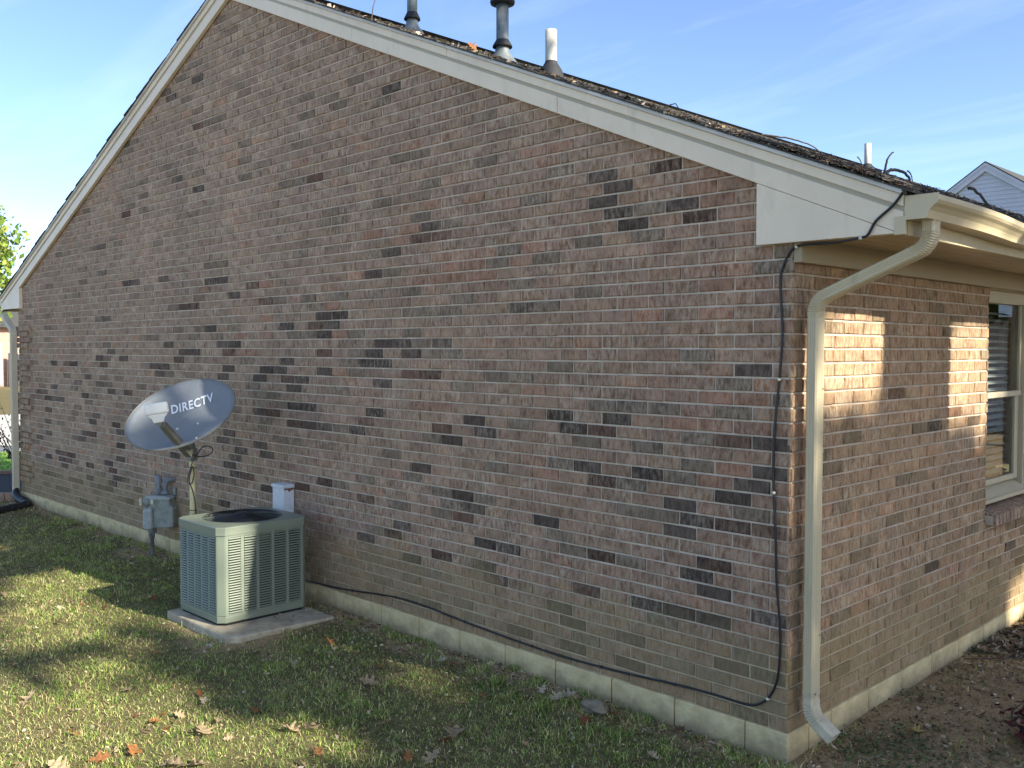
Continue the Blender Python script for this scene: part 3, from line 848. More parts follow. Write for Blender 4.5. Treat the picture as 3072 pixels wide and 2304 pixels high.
vent((-2.846, 1.45), 0.0445, 0.335, M['pvc'], 'vent_pipe', 'white plastic vent pipe in a black rubber boot', cone=[(0.115, -0.06), (0.085, 0.03), (0.075, 0.045), (0.05, 0.085), (0.045, 0.10)])
vent((-1.926, 4.85), 0.031, 0.25, M['pvc'], 'vent_pipe', 'short white plastic vent pipe among roof litter', cone=[(0.09, -0.03), (0.05, 0.03), (0.033, 0.06)])

# ---------------------------------------------------------------- cable on the wall
def smooth_path(P, n=6):
    P = [np.array(p, float) for p in P]; out_ = []
    for i in range(len(P) - 1):
        p0 = P[max(i - 1, 0)]; p1 = P[i]; p2 = P[i + 1]; p3 = P[min(i + 2, len(P) - 1)]
        for j in range(n):
            t = j / n
            out_.append(0.5 * (2 * p1 + (p2 - p0) * t + (2 * p0 - 5 * p1 + 4 * p2 - p3) * t * t + (3 * p1 - p0 - 3 * p2 + p3) * t ** 3))
    out_.append(P[-1]); return out_
cab = [(0.515, D0 - 0.022, 2.392), (0.47, D0 - 0.012, 2.345), (0.40, D0 - 0.010, 2.29), (0.365, D0 - 0.010, 2.235), (0.33, D0 - 0.008, 2.226), (0.20, -0.018, 2.218), (0.06, -0.012, 2.221), (0.0, -0.010, 2.205), (-0.045, -0.009, 2.13), (-0.058, -0.008, 2.05), (-0.045, -0.008, 1.83), (-0.058, -0.008, 1.62), (-0.074, -0.008, 1.45), (-0.083, -0.008, 1.22), (-0.068, -0.008, 0.91), (-0.06, -0.008, 0.70), (-0.038, -0.008, 0.46), (-0.042, -0.008, 0.30), (-0.06, -0.008, 0.21), (-0.10, -0.008, 0.139), (-0.15, -0.008, 0.10), (-0.213, -0.008, 0.082), (-0.38, -0.008, 0.082), (-0.618, -0.008, 0.074), (-1.0, -0.008, 0.05), (-1.449, -0.008, 0.038), (-2.0, -0.008, 0.055), (-2.255, -0.008, 0.067), (-2.6, -0.009, 0.088), (-2.897, -0.008, 0.087), (-3.15, -0.008, 0.066), (-3.397, -0.008, 0.042), (-3.75, -0.009, 0.02), (-4.3, -0.008, 0.03), (-4.36, -0.012, 0.30)]
cable = MB().tube(smooth_path(cab, 5), 0.0058, 7).build('wall_cable', M['black'], None, loc=(-0.1, -0.01, 0.08))
tag(cable, 'thin black cable running down the corner bricks and along the foundation', 'cable')
for x_, z_ in ((-0.098, 0.139), (-0.618, 0.074), (-1.10, 0.047), (-1.62, 0.043), (-2.20, 0.064), (-2.897, 0.087), (-3.40, 0.042), (-0.058, 1.62), (-0.078, 1.10), (0.02, 2.214), (0.335, 2.224)):
    MB().lathe([(0, 0), (0.008, 0), (0.008, 0.012), (0.004, 0.015), (0, 0.015)], (x_, -0.002 if x_ < 0.1 else D0 - 0.004, z_), (0, -1, 0), 8).build('cable_clip', M['dial'] if x_ > -0.5 else M['black'], cable)

# ---------------------------------------------------------------- air conditioner on its concrete pad
PX0, PX1, PY0, PY1 = -4.33, -3.385, -0.955, -0.185
zt = -0.098
rp = random.Random(2)
pp_ = [(PX0 + .02, PY0), (PX1 - 0.055, PY0 - 0.005), (PX1 - 0.02, PY0 + 0.035), (PX1, PY0 + 0.06), (PX1 + 0.03, PY1), (PX0, PY1 + .01)]
pad = MB().prism(pp_, lambda a, b, d: (a, b, d), -0.26, zt).build('concrete_pad', M['pad'], None, loc=(-3.86, -0.57, -0.2), bevel=0.012)
tag(pad, 'weathered concrete slab under the air conditioner with a chipped corner', 'concrete pad')

AX0, AX1, AY0, AY1 = -4.275, -3.655, -0.888, -0.205
AZ0, AZ1 = -0.080, 0.565
ac = empty('air_conditioner', ((AX0 + AX1) / 2, (AY0 + AY1) / 2, zt))
tag(ac, 'grey green square air conditioner unit with louvred sides on a slab', 'air conditioner')
CHF = 0.042
def foot(e, c=CHF): return [(AX0 - e + c, AY0 - e), (AX1 + e - c, AY0 - e), (AX1 + e, AY0 - e + c), (AX1 + e, AY1 + e - c), (AX1 + e - c, AY1 + e), (AX0 - e + c, AY1 + e), (AX0 - e, AY1 + e - c), (AX0 - e, AY0 - e + c)]
MB().prism(foot(-0.035), lambda a, b, d: (a, b, d), AZ0 + 0.01, AZ1 - 0.13).build('condenser_core', M['ac_in'], ac)  # near-black colour puts the shade of the louvre slots into the core
MB().prism(foot(-0.012), lambda a, b, d: (a, b, d), zt + 0.001, AZ0 + 0.0).build('base_feet', M['ac_in'], ac)
MB().prism(foot(0.0), lambda a, b, d: (a, b, d), AZ0, AZ0 + 0.045).build('base_pan', M['ac'], ac, bevel=0.004)
def post(p, q):
    p = Vector((*p, 0)); q = Vector((*q, 0)); t = (q - p).normalized(); nr = Vector((t.y, -t.x, 0))
    poly = [p - t * 0.0, q, q - nr * 0.028, p - nr * 0.028]
    V = [(v.x, v.y, AZ0 + 0.0455) for v in poly] + [(v.x, v.y, AZ1 - 0.055) for v in poly]
    MB().add(V, [(3, 2, 1, 0), (4, 5, 6, 7), (0, 1, 5, 4), (1, 2, 6, 5), (2, 3, 7, 6), (3, 0, 4, 7)]).build('corner_post', M['ac'], ac, bevel=0.006)
fp = foot(0.0)
for i in (1, 3, 5, 7): post(fp[i], fp[(i + 1) % 8])
ZL0, ZL1, NR = AZ0 + 0.058, AZ1 - 0.072, 30
def panel(axis_, side):
    # axis_ 'x' : panel spans X, faces -Y or +Y ; 'y' : spans Y, faces +X or -X
    a0, a1 = (AX0 + CHF, AX1 - CHF) if axis_ == 'x' else (AY0 + CHF, AY1 - CHF)
    face = {('x', -1): AY0, ('x', 1): AY1, ('y', 1): AX1, ('y', -1): AX0}[(axis_, side)]
    def P(s, d, z): return (s, face + side * d, z) if axis_ == 'x' else (face + side * d, s, z)
    m_ = MB(); nc = 5; rib = 0.022; w = (a1 - a0 - rib * (nc + 1)) / nc
    def bx(s0, s1, d0, d1, z0, z1):
        p = P(s0, d0, z0); q = P(s1, d1, z1)
        m_.box(min(p[0], q[0]), max(p[0], q[0]), min(p[1], q[1]), max(p[1], q[1]), z0, z1)
    for c in range(nc + 1): bx(a0 + c * (w + rib), a0 + c * (w + rib) + rib, -0.014, 0.0, ZL0, ZL1)
    bx(a0, a1, -0.014, 0.0, AZ0 + 0.0455, ZL0); bx(a0, a1, -0.014, 0.0, ZL1, AZ1 - 0.055)
    par = m_.build('side_panel', M['ac'], ac)
    if side == (1 if axis_ == 'x' else -1):
        MB().box(*sorted((P(a0, -0.012, 0)[0], P(a1, -0.02, 0)[0])), *sorted((P(a0, -0.012, 0)[1], P(a1, -0.02, 0)[1])), ZL0, ZL1).build('back_panel', M['ac'], par)
        return
    pitch = (ZL1 - ZL0) / NR; mesh = None
    for c in range(nc):
        s0 = a0 + rib + c * (w + rib)
        for r in range(NR):
            zc = ZL0 + (r + 0.5) * pitch
            if mesh is None:
                h = w / 2
                g = [(-h + .006, 0.004, -0.0020), (h - .006, 0.004, -0.0020), (h, 0.000, 0.0050), (-h, 0.000, 0.0050), (-h, -0.008, 0.0056), (h, -0.008, 0.0056), (-h, -0.004, -0.0035), (h, -0.004, -0.0035)]
                Vv = []
                for s, d, z in g: Vv.append((s, side * d, z) if axis_ == 'x' else (side * d, s, z))
                mesh = bpy.data.meshes.new('louver'); mesh.from_pydata(Vv, [], [(0, 1, 2, 3), (3, 2, 5, 4), (6, 7, 1, 0), (4, 5, 7, 6), (0, 3, 4, 6), (1, 7, 5, 2)]); mesh.materials.append(M['ac'])
            link('louver', mesh, P(s0 + w / 2, 0, zc), par)
panel('x', -1); panel('y', 1); panel('x', 1); panel('y', -1)
# top cap with a round fan opening
cxA, cyA = (AX0 + AX1) / 2, (AY0 + AY1) / 2
RO = 0.262
N = 64
cap = MB(); e = 0.006
sq = foot(e, 0.045)
def ring_on_sq(t):
    d = Vector((math.cos(t), math.sin(t))); best = None
    for i in range(8):
        p = Vector((sq[i][0] - cxA, sq[i][1] - cyA)); q = Vector((sq[(i + 1) % 8][0] - cxA, sq[(i + 1) % 8][1] - cyA)); ed = q - p
        den = d.x * ed.y - d.y * ed.x
        if abs(den) < 1e-9: continue
        s_ = (p.x * ed.y - p.y * ed.x) / den; w_ = (p.x * d.y - p.y * d.x) / den
        if s_ > 0 and -1e-6 <= w_ <= 1 + 1e-6 and (best is None or s_ < best): best = s_
    return d * best
angs = sorted([2 * math.pi * i / N for i in range(N)] + [math.atan2(p[1] - cyA, p[0] - cxA) % (2 * math.pi) for p in sq])
N = len(angs); V = []
for t in angs:
    o_ = ring_on_sq(t); c_, s_ = math.cos(t), math.sin(t)
    V += [(cxA + o_.x, cyA + o_.y, AZ1 - 0.055), (cxA + o_.x, cyA + o_.y, AZ1 - 0.006), (cxA + o_.x * 0.985, cyA + o_.y * 0.985, AZ1),
          (cxA + c_ * RO, cyA + s_ * RO, AZ1 + 0.006), (cxA + c_ * (RO - 0.006), cyA + s_ * (RO - 0.006), AZ1 - 0.004), (cxA + c_ * (RO - 0.01), cyA + s_ * (RO - 0.01), AZ1 - 0.12)]
F = [(6 * i + j, 6 * ((i + 1) % N) + j, 6 * ((i + 1) % N) + j + 1, 6 * i + j + 1) for i in range(N) for j in range(5)]
cap.add(V, F).build('top_cap', M['ac'], ac, loc=(cxA, cyA, AZ1))
g = MB()
for i in range(15):
    r = 0.045 + i * (RO + 0.008 - 0.045) / 14; z = AZ1 + 0.026 - 0.018 * (r / RO) ** 2
    g.tube([(cxA + r * math.cos(2 * math.pi * k / 40), cyA + r * math.sin(2 * math.pi * k / 40), z) for k in range(41)], 0.0021, 4, False)
for k in range(8):
    t = 2 * math.pi * k / 8 + 0.2
    g.tube([(cxA + r * math.cos(t), cyA + r * math.sin(t), AZ1 + 0.023 - 0.018 * (r / RO) ** 2) for r in (0.03, 0.1, 0.18, 0.25, 0.285)], 0.003, 5)
g.lathe([(0, 0.03), (0.05, 0.028), (0.055, 0.018), (0, 0.016)], (cxA, cyA, AZ1), n=16)
gr = g.build('fan_grille', M['grille'], ac, loc=(cxA, cyA, AZ1))
fb = MB()
for k in range(3):
    t0 = 2 * math.pi * k / 3 + 0.5; V = []
    for i in range(5):
        r = 0.05 + i * 0.046
        for j in range(5):
            t = t0 + (j / 4 - 0.5) * (1.0 + 0.25 * i / 4); V.append((cxA + r * math.cos(t), cyA + r * math.sin(t), AZ1 - 0.055 + 0.035 * (j / 4 - 0.5)))
    fb.add(V, [(i * 5 + j, i * 5 + j + 1, i * 5 + j + 6, i * 5 + j + 5) for i in range(4) for j in range(4)], True)
fb.lathe([(0.0, -0.03), (0.055, -0.03), (0.055, -0.09), (0, -0.09)], (cxA, cyA, AZ1), n=16)
fb.build('fan', M['fan'], ac)
# line set from the unit to the wall
ls = MB().tube(smooth_path([(-3.9, AY1, 0.02), (-3.93, -0.20, 0.0), (-4.0, -0.10, 0.05), (-4.02, -0.03, 0.15), (-4.02, 0.01, 0.19)], 5), 0.014, 8).build('refrigerant_line', M['black'], None)
tag(ls, 'black insulated refrigerant line entering the bricks behind the air conditioner', 'pipe')

# ---------------------------------------------------------------- disconnect box on the wall
bxr = empty('electrical_box', (-4.25, -0.004, 0.48))
tag(bxr, 'small white metal electrical box with rust streak on the brick wall', 'electrical box')
BX0, BX1, BYF = -4.325, -4.165, -0.095
MB().box(BX0, BX1, BYF, -0.002, 0.490, 0.695).build('enclosure', M['box'], bxr, bevel=0.004)
MB().box(BX0 - 0.006, BX1 + 0.006, BYF - 0.008, -0.002, 0.6955, 0.722).build('hood', M['box'], bxr, bevel=0.004)
rr_ = random.Random(4); ru = MB()
for i in range(14):
    y0 = BYF + 0.006 + i * 0.006; h = rr_.uniform(0.006, 0.030)
    ru.add([(BX1 + 0.0012, y0, 0.694), (BX1 + 0.0012, y0 + 0.0062, 0.694), (BX1 + 0.0012, y0 + 0.0062, 0.694 - h), (BX1 + 0.0012, y0, 0.694 - h)], [(0, 1, 2, 3)])
ru.build('rust_streak', M['rust'], bxr)
MB().box(BX0 + 0.02, BX1 - 0.004, BYF + 0.01, -0.002, 0.478, 0.4895).build('rusty_lip', M['rust'], bxr)
MB().tube([(-4.27, -0.05, 0.49), (-4.27, -0.05, 0.30), (-4.2, -0.12, 0.18), (-4.1, -0.24, 0.16)], 0.011, 8).build('conduit', M['iron'], bxr)
hk = MB().tube(smooth_path([(-4.03, 0.0, 0.205), (-4.03, -0.035, 0.205), (-4.03, -0.05, 0.19), (-4.03, -0.05, 0.165)], 4), 0.007, 6)
hk.lathe([(0, 0), (0.02, 0), (0.02, 0.006), (0, 0.008)], (-4.03, -0.03, 0.215), (0, 0, 1), 8)
tag(hk.build('wall_spigot', M['iron'], None), 'tiny dark spigot on the wall right of the air conditioner', 'spigot')

# ---------------------------------------------------------------- satellite dish on its mast
dishr = empty('satellite_dish', tuple(at(578, 1560, 7.2)[:2]) + (-0.16,))
tag(dishr, 'grey oval satellite dish with white lettering on a cream pole', 'satellite dish')
mx_, my_ = at(578, 1450, 7.2)[:2]
MB().tube([(mx_, my_, -0.25), (mx_, my_, 0.95)], 0.0235, 14).build('mast', M['mast'], dishr, loc=(mx_, my_, -0.15))
C = Vector(at(546, 1250, 7.02))
T = (Vector(CAM) - C).normalized(); Uu = (Vector(UP) - T * T.dot(Vector(UP))).normalized(); Rr = Uu.cross(T)
th = math.radians(23.7)
nrm = (T * 0.73 + (Uu * math.cos(th) - Rr * math.sin(th)) * 0.683).normalized()
a_img = Rr * math.cos(th) + Uu * math.sin(th)
ma = (a_img - nrm * a_img.dot(nrm)).normalized(); mi = nrm.cross(ma)
DA, DB, DD = 0.402, 0.302, 0.070
def dpt(s, t, off=0.0): return C + ma * (s * DA) + mi * (t * DB) + nrm * (DD * (s * s + t * t) - DD * 0.5 + off)
V = []; F = []; NR_, NA = 10, 48
for i in range(NR_ + 1):
    for k in range(NA):
        r = i / NR_; V.append(dpt(r * math.cos(2 * math.pi * k / NA), r * math.sin(2 * math.pi * k / NA)))
for i in range(NR_):
    F += [(i * NA + k, i * NA + (k + 1) % NA, (i + 1) * NA + (k + 1) % NA, (i + 1) * NA + k) for k in range(NA)]
reflector = MB().add(V, F, True).build('reflector', M['dish'], dishr, solid=0.004)
rim = MB().tube([dpt(math.cos(2 * math.pi * k / NA) * 1.005, math.sin(2 * math.pi * k / NA) * 1.005, -0.003) for k in range(NA + 1)], 0.006, 6, False)
rim.build('rim', M['dish_arm'], reflector)
# lettering
fc = bpy.data.curves.new('lettering', 'FONT'); fc.body = 'DIRECTV'; fc.size = 1.0; fc.offset = 0.020; fc.resolution_u = 3; fc.space_character = 1.10
fo = bpy.data.objects.new('lettering_source', fc); COL.objects.link(fo)
dg = bpy.context.evaluated_depsgraph_get(); me = bpy.data.meshes.new_from_object(fo.evaluated_get(dg))
bpy.data.objects.remove(fo)
co = np.array([v.co[:] for v in me.vertices]); lo, hi = co.min(0), co.max(0)
for v, c in zip(me.vertices, co):
    fu = (c[0] - lo[0]) / (hi[0] - lo[0]); fv = (c[1] - lo[1]) / (hi[1] - lo[1])
    s = -0.146 + 0.769 * fu + 0.052 * fv; t = 0.268 - 0.205 * fu + 0.248 * fv
    q = dpt(s, t, 0.010); v.co = q - C
me.materials.clear(); me.materials.append(M['letter'])
link('lettering', me, C, reflector)
for s, t in ((-0.163, -0.227), (0.20, -0.345), (0.07, -0.90), (-0.30, -0.80)):
    MB().lathe([(0.010, 0.003), (0.009, 0.007), (0, 0.008)], dpt(s, t), nrm, 10).build('bolt', M['dial'], reflector)
A0 = Vector(at(563, 1357, 7.0)); A1 = Vector(at(487, 1272, 6.55))
ad = (A1 - A0).normalized(); asd = ad.cross(Vector((0, 0, 1))).normalized()
arm = MB().sweep([A0 - ad * 0.03, A1 - ad * 0.05, A1], [(-0.021, -0.024), (0.021, -0.024), (0.021, 0.024), (-0.021, 0.024)], asd, scale=[1.1, 1.0, 0.85]).build('feed_arm', M['dish_arm'], dishr, bevel=0.004)
LC = Vector(at(471, 1231, 6.5))
lr = (Rr * math.cos(math.radians(9)) + Uu * math.sin(math.radians(9))); lt = (T * 0.97 + Rr * 0.18 + Uu * 0.02); lt = (lt - lr * lt.dot(lr)).normalized(); lu = lt.cross(lr)
lnb = MB().obox(LC + lu * 0.012, (lr, lu, lt), (0.076, 0.039, 0.036)).build('feed_horn', M['white'], dishr, bevel=0.016, seg=4)
MB().add([LC + lr * a * w + lu * z + lt * b * w2 for z, w, w2 in ((-0.028, 0.068, 0.034), (-0.055, 0.042, 0.028), (-0.085, 0.034, 0.024)) for a, b in ((-1, -1), (1, -1), (1, 1), (-1, 1))],
         [(i * 4 + k, i * 4 + (k + 1) % 4, i * 4 + 4 + (k + 1) % 4, i * 4 + 4 + k) for i in range(2) for k in range(4)] + [(8, 9, 10, 11), (3, 2, 1, 0)]).build('feed_neck', M['white'], lnb, bevel=0.006)
MB().tube([LC - lu * 0.080, LC - lu * 0.105], 0.024, 10).build('arm_collar', M['dish_arm'], lnb)
MB().obox(Vector((mx_, my_, 0.96)) + Vector(T) * 0.0 , ((1, 0, 0), (0, 1, 0), (0, 0, 1)), (0.030, 0.030, 0.05)).build('mount_bracket', M['dish_arm'], dishr, bevel=0.006)
MB().tube([Vector((mx_, my_, 1.0)), C - nrm * 0.06], 0.028, 10).build('dish_bracket', M['iron'], dishr)
q0 = lambda u, v, D=7.13: at(u, v, D)
cabp = [q0(575, 1362, 7.1), q0(590, 1368), q0(620, 1368), q0(638, 1352), q0(630, 1340), q0(610, 1340), q0(592, 1362), q0(578, 1385), q0(570, 1410), q0(563, 1440), q0(566, 1452), q0(575, 1450), q0(582, 1425), q0(578, 1400), q0(570, 1425), q0(569, 1448), q0(577, 1470), q0(584, 1500), q0(588, 1560), q0(587, 1640)]
dcb = MB().tube(smooth_path(cabp, 5), 0.0042, 6).build('coax_cable', M['black'], None)
tag(dcb, 'looped black coax cable tied to the cream dish pole', 'cable')
for v in (1402, 1530):
    c_ = at(578, v, 7.2)
    MB().tube([(mx_ + 0.026 * math.cos(t), my_ + 0.026 * math.sin(t), c_[2]) for t in np.linspace(0, 6.3, 15)], 0.0028, 4, False).build('cable_tie', M['black'], dcb)

# ---------------------------------------------------------------- gas meter
DM = 8.72
mp_ = lambda x, y, d=0.0: Vector(at(400 + x / 5.925, 1400 + y / 5.925, DM + d))
met = empty('gas_meter', tuple(mp_(330, 1500)[:2]) + (-0.15,))
tag(met, 'weathered grey gas meter with piping and round regulator by the wall', 'gas meter')
S_ = DM / FPX / 5.925                       # metres per crop pixel
R_ = Vector((0.809, 0.588, 0)).normalized(); N_ = Vector((0.588, -0.809, 0)); Z_ = Vector((0, 0, 1))   # meter turned a little towards the yard
def mpoly(cpts, depth, c, name, mat, bev=0.012):
    m_ = MB(); cc = mp_(*c)
    m_.prism([((x - c[0]) * S_, (c[1] - y) * S_) for x, y in cpts], lambda a, b, d: tuple(cc + R_ * a + Z_ * b + N_ * d), -depth / 2, depth / 2)
    return m_.build(name, mat, met, bevel=bev, seg=3)
mpoly([(300, 560), (730, 560), (735, 680), (795, 690), (795, 1030), (770, 1060), (440, 1085), (300, 1060)], 0.15, (540, 800), 'meter_body', M['meter'], 0.025)
mpoly([(250, 740), (420, 690), (430, 1070), (390, 1100), (270, 1095), (245, 1040)], 0.19, (335, 900), 'index_cover', M['meter_blue'], 0.02)
mpoly([(280, 505), (690, 500), (755, 540), (730, 570), (380, 580), (275, 535)], 0.17, (520, 540), 'top_flange', M['meter_blue'], 0.012)
def riser(x, ybot, ytop, xo, lab):
    m_ = MB(); p0 = mp_(x, ybot); p1 = mp_(x, ytop)
    m_.tube([p0, p1], 0.020, 12)
    m_.lathe([(0.034, 0), (0.036, 0.02), (0.026, 0.03), (0.02, 0.03)], p0, (0, 0, 1), 12)
    m_.tube(bend(p1, (0, 0, 1), -N_ * 1.0 + R_ * xo, 0.045, 8), [0.027, 0.028, 0.029, 0.029, 0.029, 0.029, 0.029, 0.028, 0.027], 12)
    e_ = bend(p1, (0, 0, 1), -N_ * 1.0 + R_ * xo, 0.045, 8)[-1]
    dd = (-N_ + R_ * xo).normalized()
    m_.tube([e_, e_ + dd * 0.03], 0.022, 12)
    m_.tube(bend(e_ + dd * 0.03, dd, (0, 0, -1), 0.035, 8), 0.026, 12)
    b_ = bend(e_ + dd * 0.03, dd, (0, 0, -1), 0.035, 8)[-1]
    m_.tube([b_, b_ - Z_ * 0.20], 0.020, 12)
    return m_.build('pipe_elbow', M['iron'], met)
riser(455, 455, 290, -0.7, ''); riser(570, 480, 320, 1.1, '')
m_ = MB(); e_ = mp_(740, 500); m_.tube(smooth_path([e_, mp_(735, 400), mp_(760, 350, 0.08), mp_(800, 345, 0.2)], 4), 0.016, 10); m_.build('outlet_pipe', M['meter'], met)
rc = mp_(235, 620, -0.04); rdir = (-R_ * 0.85 + N_ * 0.5).normalized()
m_ = MB().lathe([(0, -0.06), (0.036, -0.06), (0.05, -0.03), (0.052, -0.01), (0.052, 0.008), (0.034, 0.022), (0.026, 0.035), (0, 0.036)], rc, rdir, 18); m_.build('regulator', M['meter'], met)
MB().obox(rc + rdir * 0.05, (rdir, rdir.cross(Z_), Z_), (0.012, 0.026, 0.034)).build('regulator_cap', M['dial'], met, bevel=0.008)
MB().obox(mp_(335, 625, -0.12), (R_, N_, Z_), (0.014, 0.01, 0.022)).build('dial', M['dial'], met, bevel=0.004)
m_ = MB().tube([rc - Z_ * 0.03, rc - Z_ * 0.09], 0.024, 12); m_.tube([mp_(300, 620), rc], 0.024, 12); m_.build('regulator_neck', M['meter'], met)
p_ = mp_(333, 1140)
m_ = MB().lathe([(0.018, -0.26), (0.018, -0.065), (0.024, -0.065), (0.026, -0.02), (0.034, -0.012), (0.038, 0.01), (0.030, 0.03), (0.018, 0.05), (0.016, 0.08)], p_, (0, 0, 1), 14)
m_.build('riser_pipe', M['iron'], met)
MB().tube([p_ - Z_ * 0.03 + N_ * 0.01, p_ - Z_ * 0.03 + N_ * 0.05], 0.012, 8).build('shutoff_cock', M['iron'], met)

# ---------------------------------------------------------------- black drain pipe at the far corner
dpz = -0.105
dp = [Vector((WX + 0.045, -0.072, 0.02)), Vector((WX + 0.07, -0.085, -0.03)), Vector((-10.15, -0.10, -0.075)), Vector((-10.02, -0.12, dpz)), Vector((-9.98, -0.20, dpz)), Vector((-9.98, -0.30, dpz))]
dp = [Vector((WX + 0.045, -0.072, 0.03)), Vector((WX + 0.09, -0.085, -0.03))] + [Vector(p) for p in smooth_path([(-10.25, -0.08, -0.07), (-10.08, -0.06, -0.10), (-9.96, -0.09, -0.11), (-9.90, -0.17, -0.115), (-9.86, -0.30, -0.12), (-9.80, -0.46, -0.125), (-9.76, -0.56, -0.125)], 5)]
drain = MB().tube(dp, [0.035, 0.045] + [0.052] * (len(dp) - 2), 16, False).build('drain_pipe', M['black'], None, solid=0.003)
tag(drain, 'black corrugated drain pipe under the far downspout', 'drain pipe')
for i in (6, 14, 22, 28):
    d_ = (dp[i + 1] - dp[i]).normalized()
    MB().lathe([(0.052, -0.012), (0.057, -0.009), (0.057, 0.009), (0.052, 0.012)], dp[i], d_, 16).build('coupling_ring', M['black'], drain)

# ---------------------------------------------------------------- planting bed beyond the far corner
bed = MB(); bp = [(-10.75, -0.10), (-11.6, -0.95), (-13.6, 0.0), (-13.4, 2.6), (-10.75, 2.6)]
bed.prism(bp, lambda a, b, d: (a, b, float(gz(a, b)) + d), -0.1, 0.05)
tag(bed.build('mulch_bed', M['mulch'], None), kind='structure')
rm = np.random.default_rng(3)
def edge_row(p, q, n, labels):
    p = np.array(p, float); q = np.array(q, float); d = (q - p) / n; ang = d / np.linalg.norm(d)
    for i in range(n):
        c = p + d * (i + 0.5); g0 = float(gz(*c))
        o = MB().obox((c[0], c[1], g0 + 0.045), ((ang[0], ang[1], 0), (-ang[1], ang[0], 0), (0, 0, 1)), (np.linalg.norm(d) / 2 - 0.004, 0.055, 0.055)).build('edging_block', M['edging'], None, bevel=0.008)
        tag(o, labels % ORD[i], 'edging block', 'edging blocks round the mulch bed')
edge_row((-10.56, 0.06), (-11.55, -0.95), 7, 'tan edging block, %s in the near row from the far downspout')
edge_row((-13.62, -0.05), (-13.50, 1.6), 7, 'brownish edging block, %s from the left along the back of the mulch bed')
# shrub with thin dark branches in the bed
def shrub(loc, h, lab, ns=22, leafc=(0.018, 0.022, 0.014), seed=1, spread=0.6, name='shrub'):
    r = random.Random(seed); root = empty(name, loc); tag(root, lab, 'shrub')
    st = MB(); LV = []; LF = []; LC_ = []
    for i in range(ns):
        a = r.uniform(0, 6.28); e_ = Vector((math.cos(a) * r.uniform(0.2, 1) * spread, math.sin(a) * r.uniform(0.2, 1) * spread, h * r.uniform(0.5, 1.0)))
        mid = e_ * 0.5 + Vector((r.uniform(-.1, .1), r.uniform(-.1, .1), 0.1 * h))
        pts = smooth_path([Vector(loc), Vector(loc) + mid, Vector(loc) + e_], 4)
        st.tube(pts, [0.009 * (1 - 0.75 * j / (len(pts) - 1)) for j in range(len(pts))], 5)
        for j in range(14):
            t = r.uniform(0.35, 1.0); p = Vector(pts[min(int(t * (len(pts) - 1)), len(pts) - 1)]) + Vector((r.uniform(-.05, .05), r.uniform(-.05, .05), r.uniform(-.04, .04)))
            u_ = Vector((r.uniform(-1, 1), r.uniform(-1, 1), r.uniform(-.6, .6))).normalized(); w_ = u_.cross(Vector((r.uniform(-1, 1), r.uniform(-1, 1), 1))).normalized(); s_ = r.uniform(0.016, 0.034)
            n0 = len(LV); LV += [p, p + u_ * s_ + w_ * s_ * .45, p + u_ * s_ * 2.1, p + u_ * s_ - w_ * s_ * .45]; LF.append((n0, n0 + 1, n0 + 2, n0 + 3)); k_ = r.uniform(0.6, 1.5); LC_.append([c * k_ for c in leafc])
    st.build('stems', M['twig'], root)
    big_mesh('foliage', [tuple(v - Vector(loc)) for v in LV], LF, M['leaf'], LC_, None).parent = root
    return root
shrub((-12.0, 0.55, float(gz(-12.0, 0.55))), 1.25, 'thin dark twiggy shrub in the mulch bed behind the far downspout', 26, (0.016, 0.016, 0.012), 4, 0.75)
shrub((0.79, 1.0, float(gz(0.79, 1.0)) - 0.02), 0.22, 'dark red barberry shrub at the edge of the bare soil', 34, (0.10, 0.024, 0.028), 9, 0.24, 'barberry_shrub')

# ---------------------------------------------------------------- drive, walk and street beyond the house, and an added bounce drive
def sheet(name, poly, mat, lift_):
    V = [(a, b, float(gz(a, b)) + lift_) for a, b in poly]
    return tag(MB().add(V, [tuple(range(len(V)))]).build(name, mat, None), kind='structure')
def strip(name, x0, x1, y0, y1, mat, lift_, n=24):
    V = []; F = []
    for i in range(n + 1):
        y = y0 + (y1 - y0) * i / n
        for x in np.linspace(x0, x1, 6): V.append((x, y, float(gz(x, y)) + lift_))
    for i in range(n): F += [(i * 6 + j, i * 6 + j + 1, i * 6 + j + 7, i * 6 + j + 6) for j in range(5)]
    return tag(MB().add(V, F).build(name, mat, None), kind='structure')
strip('driveway', -31.0, -20.2, -8, 30, M['concrete'], 0.012)
bounce_drive = strip('driveway', -14.0, 10.0, -17.0, -5.6, M['concrete'], 0.014)  # unseen pale drive added behind the camera to bounce sun onto the gable
strip('street', -20.0, -18.2, -8, 30, M['asphalt'], 0.008)

